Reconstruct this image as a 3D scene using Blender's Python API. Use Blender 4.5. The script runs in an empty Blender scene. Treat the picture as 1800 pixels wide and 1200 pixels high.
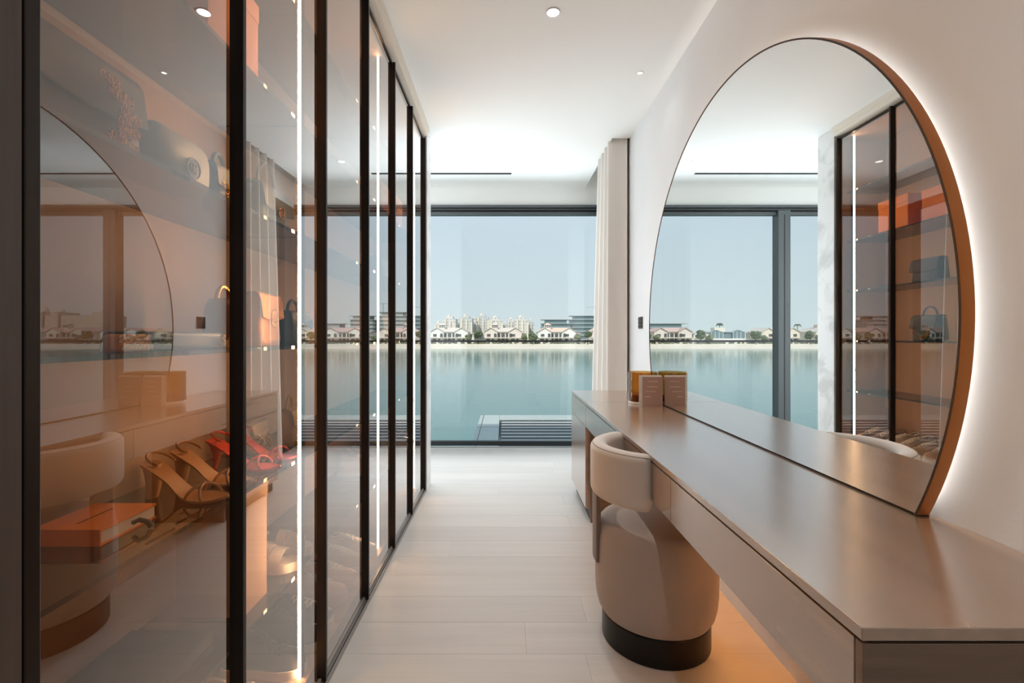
import bpy, math, random
from mathutils import Vector, Matrix

random.seed(7)
SC = bpy.context.scene
COL = SC.collection
PI = math.pi

# ------------------------------------------------------------------ camera, sky, sun, added window fill lights, exposure
F_PX = 820.0
EYE = 1.17
cam_d = bpy.data.cameras.new('camera')
cam_d.sensor_fit = 'HORIZONTAL'
cam_d.sensor_width = 36.0
cam_d.lens = F_PX / 1800.0 * 36.0
cam_d.shift_x = (900 - 888) / 1800.0
cam_d.shift_y = -(600 - 591) / 1800.0
cam_d.clip_start = 0.02
cam_d.clip_end = 3000
cam = bpy.data.objects.new('camera', cam_d)
COL.objects.link(cam)
cam.location = (0, 0, EYE)
cam.rotation_euler = (PI / 2, 0, 0)
SC.camera = cam

SC.view_settings.view_transform = 'Standard'
SC.view_settings.look = 'None'
SC.view_settings.gamma = 1.0
SC.view_settings.use_curve_mapping = False
SC.view_settings.exposure = 0.0
cy = SC.cycles
cy.max_bounces = 14
cy.diffuse_bounces = 5
cy.glossy_bounces = 8
cy.transmission_bounces = 6
cy.transparent_max_bounces = 32
cy.sample_clamp_indirect = 6.0
cy.blur_glossy = 0.6
cy.use_denoising = True

world = bpy.data.worlds.new('sky')
SC.world = world
world.use_nodes = True
wn, wl = world.node_tree.nodes, world.node_tree.links
wn.clear()
w_out = wn.new('ShaderNodeOutputWorld')
w_bg = wn.new('ShaderNodeBackground')
w_tc = wn.new('ShaderNodeTexCoord')
w_sep = wn.new('ShaderNodeSeparateXYZ')
w_ramp = wn.new('ShaderNodeValToRGB')
wl.new(w_tc.outputs['Generated'], w_sep.inputs[0])
wl.new(w_sep.outputs['Z'], w_ramp.inputs[0])
wl.new(w_ramp.outputs[0], w_bg.inputs['Color'])
wl.new(w_bg.outputs[0], w_out.inputs[0])
el = w_ramp.color_ramp.elements
el[0].position = 0.0
el[0].color = (0.62, 0.735, 0.755, 1)
el[1].position = 1.0
el[1].color = (0.36, 0.53, 0.74, 1)
e2 = el.new(0.26)
e2.color = (0.55, 0.685, 0.775, 1)
w_bg.inputs['Strength'].default_value = 1.05

sun_d = bpy.data.lights.new('sun', 'SUN')
sun_d.energy = 3.4
sun_d.angle = 0.03
sun_d.color = (1.0, 0.95, 0.87)
sun = bpy.data.objects.new('sun', sun_d)
COL.objects.link(sun)
sun.rotation_euler = Vector((0.30, 0.60, -0.74)).to_track_quat('-Z', 'Y').to_euler()


WINDOW_FILL = 1.0  # scales the area lights added to boost daylight from the windows


def area_light(name, loc, look, sx, sy, power, color):
    d = bpy.data.lights.new(name, 'AREA')
    d.shape = 'RECTANGLE'
    d.size, d.size_y = sx, sy
    d.energy = power
    d.color = color
    d.spread = math.radians(158)
    o = bpy.data.objects.new(name, d)
    COL.objects.link(o)
    o.location = loc
    o.rotation_euler = Vector(look).to_track_quat('-Z', 'Y').to_euler()
    return o


for nm, loc, look, sx, sy, pw in (('fill_front_window', (-0.85, 4.84, 1.40), (0, -1, 0), 3.5, 1.95, 96 * WINDOW_FILL),
                                  ('fill_side_window', (1.0, 4.45, 1.27), (-1, 0, 0), 0.5, 2.3, 8 * WINDOW_FILL)):
    o = area_light(nm, loc, look, sx, sy, pw, (0.84, 0.93, 1.0))
    o.visible_camera = False  # added fill lights stay hidden from camera, reflections and transmission
    o.visible_glossy = False
    o.visible_transmission = False


# ------------------------------------------------------------------ helpers
def lin(r, g, b):
    f = lambda c: (c / 255 / 12.92) if c / 255 <= 0.04045 else ((c / 255 + 0.055) / 1.055) ** 2.4
    return (f(r), f(g), f(b), 1.0)


def new_mat(name):
    m = bpy.data.materials.new(name)
    m.use_nodes = True
    nt = m.node_tree
    return m, nt.nodes, nt.links, nt.nodes['Principled BSDF']


def set_in(b, k, v):
    if k in b.inputs:
        b.inputs[k].default_value = v


def pmat(name, col, rough=0.5, metal=0.0, spec=0.5, var=0.0, scale=(8, 8, 8), bump=0.0, bscale=None,
         coat=0.0, sheen=0.0, objvar=0.0, emit=None, estr=0.0, detail=4.0):
    """Principled with optional noise tone variation (var), relief (bump) and per-object tone (objvar)."""
    m, n, l, b = new_mat(name)
    b.inputs['Base Color'].default_value = col
    b.inputs['Roughness'].default_value = rough
    b.inputs['Metallic'].default_value = metal
    set_in(b, 'Specular IOR Level', spec)
    set_in(b, 'Coat Weight', coat)
    set_in(b, 'Coat Roughness', 0.2)
    set_in(b, 'Coat IOR', 2.7)
    set_in(b, 'Sheen Weight', sheen)
    if emit:
        set_in(b, 'Emission Color', emit)
        set_in(b, 'Emission Strength', estr)
    if var or bump or objvar:
        tc = n.new('ShaderNodeTexCoord')
        mp = n.new('ShaderNodeMapping')
        mp.inputs['Scale'].default_value = scale
        l.new(tc.outputs['Object'], mp.inputs[0])
        nz = n.new('ShaderNodeTexNoise')
        nz.inputs['Scale'].default_value = 1.0
        nz.inputs['Detail'].default_value = detail
        l.new(mp.outputs[0], nz.inputs['Vector'])
        if objvar:
            oi = n.new('ShaderNodeObjectInfo')
            off = n.new('ShaderNodeVectorMath')
            off.operation = 'ADD'
            cmb = n.new('ShaderNodeMath')
            cmb.operation = 'MULTIPLY'
            cmb.inputs[1].default_value = 37.0
            l.new(oi.outputs['Random'], cmb.inputs[0])
            l.new(mp.outputs[0], off.inputs[0])
            l.new(cmb.outputs[0], off.inputs[1])
            l.new(off.outputs[0], nz.inputs['Vector'])
        if var or objvar:
            mr = n.new('ShaderNodeMapRange')
            mr.inputs['From Min'].default_value = 0.3
            mr.inputs['From Max'].default_value = 0.7
            mr.inputs['To Min'].default_value = 1 - var
            mr.inputs['To Max'].default_value = 1 + var
            l.new(nz.outputs['Fac'], mr.inputs['Value'])
            hs = n.new('ShaderNodeHueSaturation')
            hs.inputs['Color'].default_value = col
            src = mr.outputs[0]
            if objvar:
                m2 = n.new('ShaderNodeMapRange')
                m2.inputs['To Min'].default_value = 1 - objvar
                m2.inputs['To Max'].default_value = 1 + objvar
                l.new(oi.outputs['Random'], m2.inputs['Value'])
                mm = n.new('ShaderNodeMath')
                mm.operation = 'MULTIPLY'
                l.new(src, mm.inputs[0])
                l.new(m2.outputs[0], mm.inputs[1])
                src = mm.outputs[0]
            l.new(src, hs.inputs['Value'])
            l.new(hs.outputs[0], b.inputs['Base Color'])
        if bump:
            bp = n.new('ShaderNodeBump')
            bp.inputs['Strength'].default_value = bump
            bp.inputs['Distance'].default_value = 0.01
            if bscale:
                mp2 = n.new('ShaderNodeMapping')
                mp2.inputs['Scale'].default_value = bscale
                l.new(tc.outputs['Object'], mp2.inputs[0])
                nz2 = n.new('ShaderNodeTexNoise')
                nz2.inputs['Scale'].default_value = 1.0
                l.new(mp2.outputs[0], nz2.inputs['Vector'])
                l.new(nz2.outputs['Fac'], bp.inputs['Height'])
            else:
                l.new(nz.outputs['Fac'], bp.inputs['Height'])
            l.new(bp.outputs[0], b.inputs['Normal'])
    return m


def thin_glass(name, tint, r0, r1, gloss=(0.96, 0.96, 0.96, 1), rough=0.0, power=1.0, f0=0.0, f1=1.0):
    """Coated sheet glass: reflectance r0 head-on to r1 at grazing; the far face of the sheet lets light straight through."""
    m, n, l, b = new_mat(name)
    n.remove(b)
    out = n['Material Output']
    tr = n.new('ShaderNodeBsdfTransparent')
    tr.inputs['Color'].default_value = tint
    gl = n.new('ShaderNodeBsdfGlossy')
    gl.inputs['Color'].default_value = gloss
    gl.inputs['Roughness'].default_value = rough
    lw = n.new('ShaderNodeLayerWeight')
    lw.inputs['Blend'].default_value = 0.5
    pw = n.new('ShaderNodeMath')
    pw.operation = 'POWER'
    pw.inputs[1].default_value = power
    l.new(lw.outputs['Facing'], pw.inputs[0])
    mr = n.new('ShaderNodeMapRange')
    mr.inputs['From Min'].default_value = f0
    mr.inputs['From Max'].default_value = f1
    mr.inputs['To Min'].default_value = r0
    mr.inputs['To Max'].default_value = r1
    l.new(pw.outputs[0], mr.inputs['Value'])
    mx = n.new('ShaderNodeMixShader')
    l.new(mr.outputs[0], mx.inputs[0])
    l.new(tr.outputs[0], mx.inputs[1])
    l.new(gl.outputs[0], mx.inputs[2])
    ge = n.new('ShaderNodeNewGeometry')
    tw = n.new('ShaderNodeBsdfTransparent')
    mx2 = n.new('ShaderNodeMixShader')
    l.new(ge.outputs['Backfacing'], mx2.inputs[0])
    l.new(mx.outputs[0], mx2.inputs[1])
    l.new(tw.outputs[0], mx2.inputs[2])
    l.new(mx2.outputs[0], out.inputs['Surface'])
    return m


def emat(name, col, strength):
    m, n, l, b = new_mat(name)
    n.remove(b)
    e = n.new('ShaderNodeEmission')
    e.inputs['Color'].default_value = col
    e.inputs['Strength'].default_value = strength
    l.new(e.outputs[0], n['Material Output'].inputs['Surface'])
    return m


class MB:
    def __init__(self):
        self.v, self.f = [], []

    def add(self, vs, fs):
        o = len(self.v)
        self.v += [tuple(p) for p in vs]
        self.f += [tuple(i + o for i in q) for q in fs]
        return self

    def box(self, x0, x1, y0, y1, z0, z1):
        vs = [(x, y, z) for z in (z0, z1) for y in (y0, y1) for x in (x0, x1)]
        return self.add(vs, [(0, 2, 3, 1), (4, 5, 7, 6), (0, 1, 5, 4), (2, 6, 7, 3), (0, 4, 6, 2), (1, 3, 7, 5)])

    def prism(self, poly, axis, a, b):
        """poly: 2-D outline; extruded along axis 'x' (poly=y,z), 'y' (poly=x,z) or 'z' (poly=x,y)."""
        n = len(poly)
        put = {'x': lambda p, t: (t, p[0], p[1]), 'y': lambda p, t: (p[0], t, p[1]), 'z': lambda p, t: (p[0], p[1], t)}[axis]
        vs = [put(p, a) for p in poly] + [put(p, b) for p in poly]
        fs = [tuple(range(n)), tuple(range(2 * n - 1, n - 1, -1))]
        fs += [(i, i + n, (i + 1) % n + n, (i + 1) % n) for i in range(n)]
        return self.add(vs, fs)

    def tube(self, path, r, n=8, closed=False, caps=True):
        P = [Vector(p) for p in path]
        m = len(P)
        rr = r if isinstance(r, (list, tuple)) else [r] * m
        vs = []
        up = Vector((0, 0, 1))
        prev = None
        for i in range(m):
            if closed:
                t = (P[(i + 1) % m] - P[i - 1]).normalized()
            else:
                t = (P[min(i + 1, m - 1)] - P[max(i - 1, 0)]).normalized()
            if prev is None:
                a = t.cross(up)
                if a.length < 1e-3:
                    a = t.cross(Vector((1, 0, 0)))
            else:
                a = prev - t * prev.dot(t)
            a.normalize()
            prev = a
            b2 = t.cross(a)
            for k in range(n):
                c = 2 * PI * k / n
                vs.append(P[i] + (a * math.cos(c) + b2 * math.sin(c)) * rr[i])
        fs = []
        for i in range(m if closed else m - 1):
            j = (i + 1) % m
            for k in range(n):
                fs.append((i * n + k, i * n + (k + 1) % n, j * n + (k + 1) % n, j * n + k))
        if not closed and caps:
            fs.append(tuple(range(n - 1, -1, -1)))
            fs.append(tuple((m - 1) * n + k for k in range(n)))
        return self.add(vs, fs)

    def lathe(self, prof, cx=0, cy=0, n=48, a0=0.0, a1=2 * PI):
        full = abs(a1 - a0 - 2 * PI) < 1e-6
        cnt = n if full else n + 1
        vs = []
        for k in range(cnt):
            c = a0 + (a1 - a0) * k / n
            for r, z in prof:
                vs.append((cx + r * math.cos(c), cy + r * math.sin(c), z))
        m = len(prof)
        fs = []
        for k in range(n):
            j = (k + 1) % cnt
            for i in range(m - 1):
                fs.append((k * m + i, j * m + i, j * m + i + 1, k * m + i + 1))
        return self.add(vs, fs)

    def loft(self, rings, closed_ring=True, cap=True):
        n = len(rings[0])
        vs = [p for r in rings for p in r]
        fs = []
        for i in range(len(rings) - 1):
            for k in range(n if closed_ring else n - 1):
                k2 = (k + 1) % n
                fs.append((i * n + k, i * n + k2, (i + 1) * n + k2, (i + 1) * n + k))
        if cap and closed_ring:
            fs.append(tuple(range(n - 1, -1, -1)))
            fs.append(tuple((len(rings) - 1) * n + k for k in range(n)))
        return self.add(vs, fs)

    def ball(self, c, r, nu=8, nv=6, sq=(1, 1, 1), jit=0.0):
        vs, fs = [], []
        for j in range(nv + 1):
            th = PI * j / nv
            for i in range(nu):
                ph = 2 * PI * i / nu
                k = r * (1 + random.uniform(-jit, jit))
                vs.append((c[0] + k * sq[0] * math.sin(th) * math.cos(ph), c[1] + k * sq[1] * math.sin(th) * math.sin(ph), c[2] + k * sq[2] * math.cos(th)))
        for j in range(nv):
            for i in range(nu):
                i2 = (i + 1) % nu
                fs.append((j * nu + i, (j + 1) * nu + i, (j + 1) * nu + i2, j * nu + i2))
        return self.add(vs, fs)

    def build(self, name, mat, parent=None, smooth=False, bevel=0.0, seg=2, auto=None, origin=True):
        me = bpy.data.meshes.new(name)
        o = bpy.data.objects.new(name, me)
        if parent is None:
            if origin and self.v:
                xs, ys, zs = zip(*self.v)
                off = Vector(((min(xs) + max(xs)) / 2, (min(ys) + max(ys)) / 2, min(zs)))
            else:
                off = Vector((0, 0, 0))
            o.location = off
        else:
            off = ORIG[parent.name]
            o.parent = parent
        COL.objects.link(o)
        ORIG[o.name] = off
        me.from_pydata([tuple(Vector(p) - off) for p in self.v], [], self.f)
        me.validate()
        bmesh_fix(me)
        if mat is not None:
            me.materials.append(mat)
        if smooth:
            for p in me.polygons:
                p.use_smooth = True
            if auto:
                try:
                    me.set_sharp_from_angle(angle=auto)
                except Exception:
                    pass
        if bevel:
            md = o.modifiers.new('bevel', 'BEVEL')
            md.width = bevel
            md.segments = seg
            md.limit_method = 'ANGLE'
            md.angle_limit = 0.6
        return o


ORIG = {}


def bmesh_fix(me):
    import bmesh
    bm = bmesh.new()
    bm.from_mesh(me)
    bmesh.ops.remove_doubles(bm, verts=bm.verts, dist=1e-6)
    bmesh.ops.recalc_face_normals(bm, faces=bm.faces)
    bm.to_mesh(me)
    bm.free()


def tag(o, label=None, cat=None, group=None, kind=None):
    if label:
        o['label'] = label
    if cat:
        o['category'] = cat
    if group:
        o['group'] = group
    if kind:
        o['kind'] = kind
    return o


def thing(name, label, cat, loc=(0, 0, 0), group=None, kind=None, rz=0.0):
    o = bpy.data.objects.new(name, None)
    o.empty_display_size = 0.1
    COL.objects.link(o)
    o.location = loc
    o.rotation_euler = (0, 0, rz)
    ORIG[o.name] = Vector(loc)
    return tag(o, label, cat, group, kind)


def local_thing(name, label, cat, group=None):
    """A thing modelled around its own origin; place() sets it where it stands."""
    o = thing(name, label, cat, (0, 0, 0), group)
    return o


def place(o, loc, rz=0.0, scale=1.0):
    o.location = loc
    o.rotation_euler = (0, 0, rz)
    o.scale = (scale, scale, scale)
    return o


def copy_tree(o, label=None, parent=None):
    c = o.copy()
    COL.objects.link(c)
    if parent is not None:
        c.parent = parent
    if label:
        c['label'] = label
    for ch in list(o.children):
        copy_tree(ch, None, c)
    return c


def box(name, x0, x1, y0, y1, z0, z1, mat, parent=None, bevel=0.0):
    return MB().box(x0, x1, y0, y1, z0, z1).build(name, mat, parent, bevel=bevel)


def lerp(tbl, s):
    """smooth curve through (position, value) pairs"""
    n = len(tbl)

    def slope(k):
        p, q = tbl[max(k - 1, 0)], tbl[min(k + 1, n - 1)]
        return (q[1] - p[1]) / (q[0] - p[0])
    for k in range(n - 1):
        (a, va), (b, vb) = tbl[k], tbl[k + 1]
        if s <= b or k == n - 2:
            h = b - a
            t = min(max((s - a) / h, 0.0), 1.0)
            m0, m1 = slope(k) * h, slope(k + 1) * h
            return ((2 * t ** 3 - 3 * t ** 2 + 1) * va + (t ** 3 - 2 * t ** 2 + t) * m0
                    + (-2 * t ** 3 + 3 * t ** 2) * vb + (t ** 3 - t ** 2) * m1)


# ------------------------------------------------------------------ materials
M = {}
M['paint'] = pmat('white_paint', lin(236, 235, 231), 0.7, spec=0.25)
M['plaster'] = pmat('wall_plaster', lin(226, 227, 227), 0.75, spec=0.2, var=0.02, scale=(3, 3, 3), bump=0.06, bscale=(60, 25, 60))
M['shaded_panel'] = pmat('shaded_wood_panel', lin(66, 55, 50), 0.5, var=0.25, scale=(30, 30, 1.5), bump=0.1)  # dark veneer; shade of the unlit near wall is in its colour
M['frame'] = pmat('black_bronze_frame', lin(38, 31, 27), 0.32, metal=0.6, spec=0.5)
M['alu'] = pmat('grey_aluminium', lin(92, 96, 97), 0.4, metal=0.5)
M['alu_light'] = pmat('light_aluminium', lin(150, 144, 138), 0.4, metal=0.3)
M['alu_dark'] = pmat('dark_aluminium', lin(45, 50, 52), 0.4, metal=0.4)
M['sill'] = pmat('sill_stone', lin(205, 200, 195), 0.4)
M['black'] = pmat('black_matte', lin(24, 23, 22), 0.5)
M['oak'] = pmat('pale_oak_plank', lin(190, 183, 175), 0.42, spec=0.4, var=0.045, scale=(1.2, 16, 8), bump=0.05, bscale=(2.5, 60, 8), objvar=0.035)
M['subfloor'] = pmat('subfloor', lin(150, 138, 126), 0.8)
M['veneer'] = pmat('taupe_oak_veneer', lin(146, 114, 88), 0.25, spec=1.0, coat=1.0, var=0.17, scale=(22, 1.6, 22), bump=0.03, bscale=(90, 4, 90))
M['veneer_end'] = pmat('taupe_oak_veneer_end', lin(120, 98, 82), 0.42, spec=0.5, var=0.16, scale=(2, 20, 40), bump=0.08, bscale=(4, 60, 120))
M['interior'] = pmat('tan_cabinet_lining', lin(168, 136, 110), 0.55, spec=0.3, var=0.03, scale=(4, 4, 4))
M['mirror'] = pmat('mirror_silver', (0.90, 0.915, 0.91, 1), 0.0, metal=1.0)
M['bronze'] = pmat('satin_bronze', lin(176, 112, 62), 0.38, metal=0.85)
M['bronze_dark'] = pmat('dark_bronze_edge', lin(58, 48, 40), 0.35, metal=0.7)
M['door_glass'] = thin_glass('bronze_door_glass', (0.88, 0.72, 0.58, 1), 0.14, 0.93, f0=0.10, f1=0.75, power=2.0)
M['pane'] = thin_glass('window_glass', (0.985, 0.99, 0.988, 1), 0.03, 0.7, power=4.0)
M['shelf_glass'] = thin_glass('smoked_shelf_glass', (0.15, 0.115, 0.095, 1), 0.05, 0.55, power=2.0)
M['rail_glass'] = thin_glass('balustrade_glass', (0.96, 0.975, 0.97, 1), 0.03, 0.6, power=4.0)
M['amber'] = thin_glass('amber_glass', (0.62, 0.36, 0.13, 1), 0.06, 0.7, power=2.0)
M['led'] = emat('led_diffuser', (1.0, 0.71, 0.42, 1), 92.0)
M['led_halo'] = emat('halo_led', (1.0, 0.93, 0.86, 1), 34.0)
M['led_under'] = emat('under_desk_led', (1.0, 0.42, 0.12, 1), 48.0)
M['lamp_disc'] = emat('downlight_disc', (1.0, 0.97, 0.92, 1), 5.0)
M['curtain'] = pmat('curtain_linen', lin(236, 232, 226), 0.85, spec=0.1, sheen=0.2, bump=0.02, scale=(200, 200, 60))
M['white_plastic'] = pmat('white_trim', lin(238, 238, 236), 0.5)
M['switch'] = pmat('switch_plate', lin(92, 88, 86), 0.4, metal=0.4)

m_, n_, l_, b_ = new_mat('white_marble')
tc = n_.new('ShaderNodeTexCoord')
nz = n_.new('ShaderNodeTexNoise')
nz.inputs['Scale'].default_value = 2.6
nz.inputs['Detail'].default_value = 8
nz.inputs['Distortion'].default_value = 2.2
rp = n_.new('ShaderNodeValToRGB')
rp.color_ramp.elements[0].position = 0.36
rp.color_ramp.elements[0].color = lin(198, 196, 194)
rp.color_ramp.elements[1].position = 0.50
rp.color_ramp.elements[1].color = lin(222, 220, 217)
l_.new(tc.outputs['Object'], nz.inputs['Vector'])
l_.new(nz.outputs['Fac'], rp.inputs[0])
l_.new(rp.outputs[0], b_.inputs['Base Color'])
b_.inputs['Roughness'].default_value = 0.3
M['marble'] = m_

# upholstery with a fine vertical rib
m_, n_, l_, b_ = new_mat('ribbed_upholstery')
tc = n_.new('ShaderNodeTexCoord')
sp = n_.new('ShaderNodeSeparateXYZ')
l_.new(tc.outputs['Object'], sp.inputs[0])
at = n_.new('ShaderNodeMath')
at.operation = 'ARCTAN2'
l_.new(sp.outputs['Y'], at.inputs[0])
l_.new(sp.outputs['X'], at.inputs[1])
mu = n_.new('ShaderNodeMath')
mu.operation = 'MULTIPLY'
mu.inputs[1].default_value = 420.0
l_.new(at.outputs[0], mu.inputs[0])
sn = n_.new('ShaderNodeMath')
sn.operation = 'SINE'
l_.new(mu.outputs[0], sn.inputs[0])
nz = n_.new('ShaderNodeTexNoise')
nz.inputs['Scale'].default_value = 220
l_.new(tc.outputs['Object'], nz.inputs['Vector'])
ad = n_.new('ShaderNodeMath')
ad.operation = 'ADD'
l_.new(sn.outputs[0], ad.inputs[0])
l_.new(nz.outputs['Fac'], ad.inputs[1])
bp = n_.new('ShaderNodeBump')
bp.inputs['Strength'].default_value = 0.25
bp.inputs['Distance'].default_value = 0.003
l_.new(ad.outputs[0], bp.inputs['Height'])
l_.new(bp.outputs[0], b_.inputs['Normal'])
b_.inputs['Base Color'].default_value = lin(172, 158, 148)
b_.inputs['Roughness'].default_value = 0.85
set_in(b_, 'Sheen Weight', 0.2)
M['rib_fabric'] = m_
M['suede'] = pmat('smooth_upholstery', lin(208, 198, 189), 0.8, spec=0.2, sheen=0.25, var=0.02, scale=(9, 9, 9))
M['leather_taupe'] = pmat('taupe_leather', lin(120, 106, 98), 0.5)
M['plinth'] = pmat('black_bronze_plinth', lin(30, 26, 24), 0.35, metal=0.5)

# outdoors
m_, n_, l_, b_ = new_mat('sea_water')
tc = n_.new('ShaderNodeTexCoord')
mp = n_.new('ShaderNodeMapping')
mp.inputs['Scale'].default_value = (0.55, 0.16, 1)
nz = n_.new('ShaderNodeTexNoise')
nz.inputs['Scale'].default_value = 3.0
nz.inputs['Detail'].default_value = 3.0
bp = n_.new('ShaderNodeBump')
bp.inputs['Strength'].default_value = 0.10
bp.inputs['Distance'].default_value = 0.12
l_.new(tc.outputs['Object'], mp.inputs[0])
l_.new(mp.outputs[0], nz.inputs['Vector'])
l_.new(nz.outputs['Fac'], bp.inputs['Height'])
l_.new(bp.outputs[0], b_.inputs['Normal'])
b_.inputs['Base Color'].default_value = (0.085, 0.205, 0.19, 1)
b_.inputs['Roughness'].default_value = 0.12
b_.inputs['IOR'].default_value = 1.33
M['water'] = m_
M['sand'] = pmat('beach_sand', lin(214, 205, 188), 0.9, var=0.06, scale=(.2, .5, .5))
M['land'] = pmat('land_ground', lin(150, 150, 128), 0.9, var=0.15, scale=(.1, .1, .1))
M['louvre'] = pmat('louvre_metal', lin(48, 58, 60), 0.5, metal=0.2)
M['louvre_gap'] = pmat('louvre_gap_white', lin(228, 230, 226), 0.5)  # white imitates brightness seen through the gaps between blades
M['roof_slab'] = pmat('terrace_roof', lin(176, 184, 180), 0.6, var=0.04)
M['leaf'] = pmat('tree_leaves', lin(92, 104, 74), 0.8, var=0.35, scale=(1.2, 1.2, 1.2), objvar=0.2)  # leaf tones paled, distance haze put into their colour
M['leaf2'] = pmat('shrub_leaves', lin(120, 126, 98), 0.8, var=0.3, scale=(1.2, 1.2, 1.2), objvar=0.2)
M['trunk'] = pmat('tree_trunk', lin(104, 88, 72), 0.9)
M['villa_white'] = pmat('villa_white_render', lin(238, 236, 230), 0.8)
M['villa_pink'] = pmat('villa_pink_render', lin(230, 218, 206), 0.8)
M['villa_cream'] = pmat('villa_cream_render', lin(232, 222, 204), 0.8)
M['roof_tan'] = pmat('tan_roof_tiles', lin(214, 202, 190), 0.8, var=0.06, scale=(2, 2, 2))  # roof tones paled; distance haze is mixed into these tile colours
M['roof_orange'] = pmat('orange_roof_tiles', lin(222, 196, 176), 0.8, var=0.06, scale=(2, 2, 2))
M['roof_red'] = pmat('red_roof_tiles', lin(204, 176, 166), 0.8, var=0.06, scale=(2, 2, 2))
M['villa_win'] = pmat('dark_window_glass', lin(92, 94, 92), 0.25)
M['villa_open'] = pmat('shaded_opening', lin(112, 122, 122), 0.5)
M['balcony'] = pmat('villa_balcony', lin(214, 206, 194), 0.7)
M['concrete'] = pmat('raw_concrete', lin(176, 182, 182), 0.8, var=0.06, scale=(.2, .2, .2))
M['curtain_wall'] = pmat('blue_grey_glazing', lin(118, 138, 144), 0.3)
M['dome'] = pmat('hotel_dome', lin(206, 200, 190), 0.6)


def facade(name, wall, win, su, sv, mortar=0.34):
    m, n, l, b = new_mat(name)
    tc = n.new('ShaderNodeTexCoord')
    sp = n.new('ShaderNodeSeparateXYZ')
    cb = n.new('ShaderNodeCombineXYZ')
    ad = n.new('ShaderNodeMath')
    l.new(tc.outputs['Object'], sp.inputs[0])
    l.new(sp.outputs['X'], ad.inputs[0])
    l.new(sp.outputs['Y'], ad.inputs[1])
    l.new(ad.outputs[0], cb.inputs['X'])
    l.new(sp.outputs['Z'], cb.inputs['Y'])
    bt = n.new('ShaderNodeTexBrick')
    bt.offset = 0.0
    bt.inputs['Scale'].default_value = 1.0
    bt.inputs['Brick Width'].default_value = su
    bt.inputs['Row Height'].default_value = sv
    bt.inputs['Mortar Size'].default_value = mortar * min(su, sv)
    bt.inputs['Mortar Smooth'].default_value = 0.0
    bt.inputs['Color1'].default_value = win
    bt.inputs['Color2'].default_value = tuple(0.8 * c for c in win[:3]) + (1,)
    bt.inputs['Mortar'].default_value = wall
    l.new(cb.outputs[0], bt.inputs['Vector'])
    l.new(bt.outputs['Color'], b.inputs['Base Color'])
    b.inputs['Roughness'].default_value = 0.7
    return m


M['apt_a'] = facade('apartment_facade_beige', lin(212, 209, 203), lin(156, 162, 164), 3.2, 3.0)  # apartment facades greyed, with far haze worked into the colours
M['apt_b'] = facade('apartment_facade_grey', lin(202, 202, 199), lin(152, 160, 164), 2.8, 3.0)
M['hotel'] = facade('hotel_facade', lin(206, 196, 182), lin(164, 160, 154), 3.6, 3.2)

# goods in the cabinets
M['nude'] = pmat('nude_leather', lin(196, 142, 92), 0.4)
M['red'] = pmat('coral_red_leather', lin(206, 66, 48), 0.4)
M['crystal'] = pmat('crystal', lin(250, 236, 210), 0.08, metal=0.7)
M['gold'] = pmat('gold_metal', lin(222, 170, 96), 0.22, metal=1.0)
M['orange_box'] = pmat('orange_card', lin(240, 138, 58), 0.6, var=0.03)
M['page'] = pmat('paper_white', lin(232, 226, 216), 0.8)
M['navy'] = pmat('navy_ribbon', lin(40, 38, 52), 0.6)
M['black_leather'] = pmat('black_leather', lin(40, 38, 37), 0.4, bump=0.05, scale=(150, 150, 150))
M['grey_leather'] = pmat('charcoal_leather', lin(84, 78, 72), 0.45, bump=0.04, scale=(150, 150, 150))
M['slate_leather'] = pmat('slate_leather', lin(88, 92, 94), 0.4, bump=0.03, scale=(150, 150, 150))
M['brown_leather'] = pmat('brown_leather', lin(138, 88, 58), 0.45, bump=0.05, scale=(150, 150, 150))
M['tan_leather'] = pmat('tan_leather', lin(214, 150, 100), 0.45, bump=0.03, scale=(150, 150, 150))
M['yellow_leather'] = pmat('yellow_leather', lin(226, 190, 96), 0.45)
M['white_leather'] = pmat('white_leather', lin(228, 216, 204), 0.5)
M['pink_leather'] = pmat('blush_leather', lin(226, 178, 158), 0.5)
M['beige_leather'] = pmat('beige_leather', lin(216, 200, 182), 0.5)
M['silver_leather'] = pmat('silver_leather', lin(214, 196, 192), 0.25, metal=0.7)
M['black_suede'] = pmat('black_suede', lin(52, 46, 42), 0.8)
M['rubber'] = pmat('white_rubber', lin(234, 226, 214), 0.6)
M['lace'] = pmat('white_lace', lin(240, 236, 230), 0.8)
M['shoe_in'] = pmat('shoe_lining', lin(96, 82, 74), 0.8)
M['dark_card'] = pmat('dark_grey_card', lin(62, 54, 50), 0.65)
M['kraft'] = pmat('kraft_card', lin(196, 156, 116), 0.7)
M['tan_card'] = pmat('tan_card', lin(222, 172, 126), 0.6)
M['pink_card'] = pmat('dusty_pink_card', lin(190, 152, 134), 0.6)
M['cream_card'] = pmat('cream_card', lin(226, 216, 202), 0.7)
M['letter'] = pmat('pale_print', lin(226, 206, 190), 0.5)
M['dark_print'] = pmat('dark_print', lin(110, 50, 26), 0.6)
M['wax'] = pmat('white_ceramic', lin(236, 232, 226), 0.4)
M['wick'] = pmat('burnt_wick', lin(30, 26, 24), 0.8)

# ------------------------------------------------------------------ the room
CEIL, XW, YW = 2.74, 0.99, 4.93
S = lambda o: tag(o, kind='structure')

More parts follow.
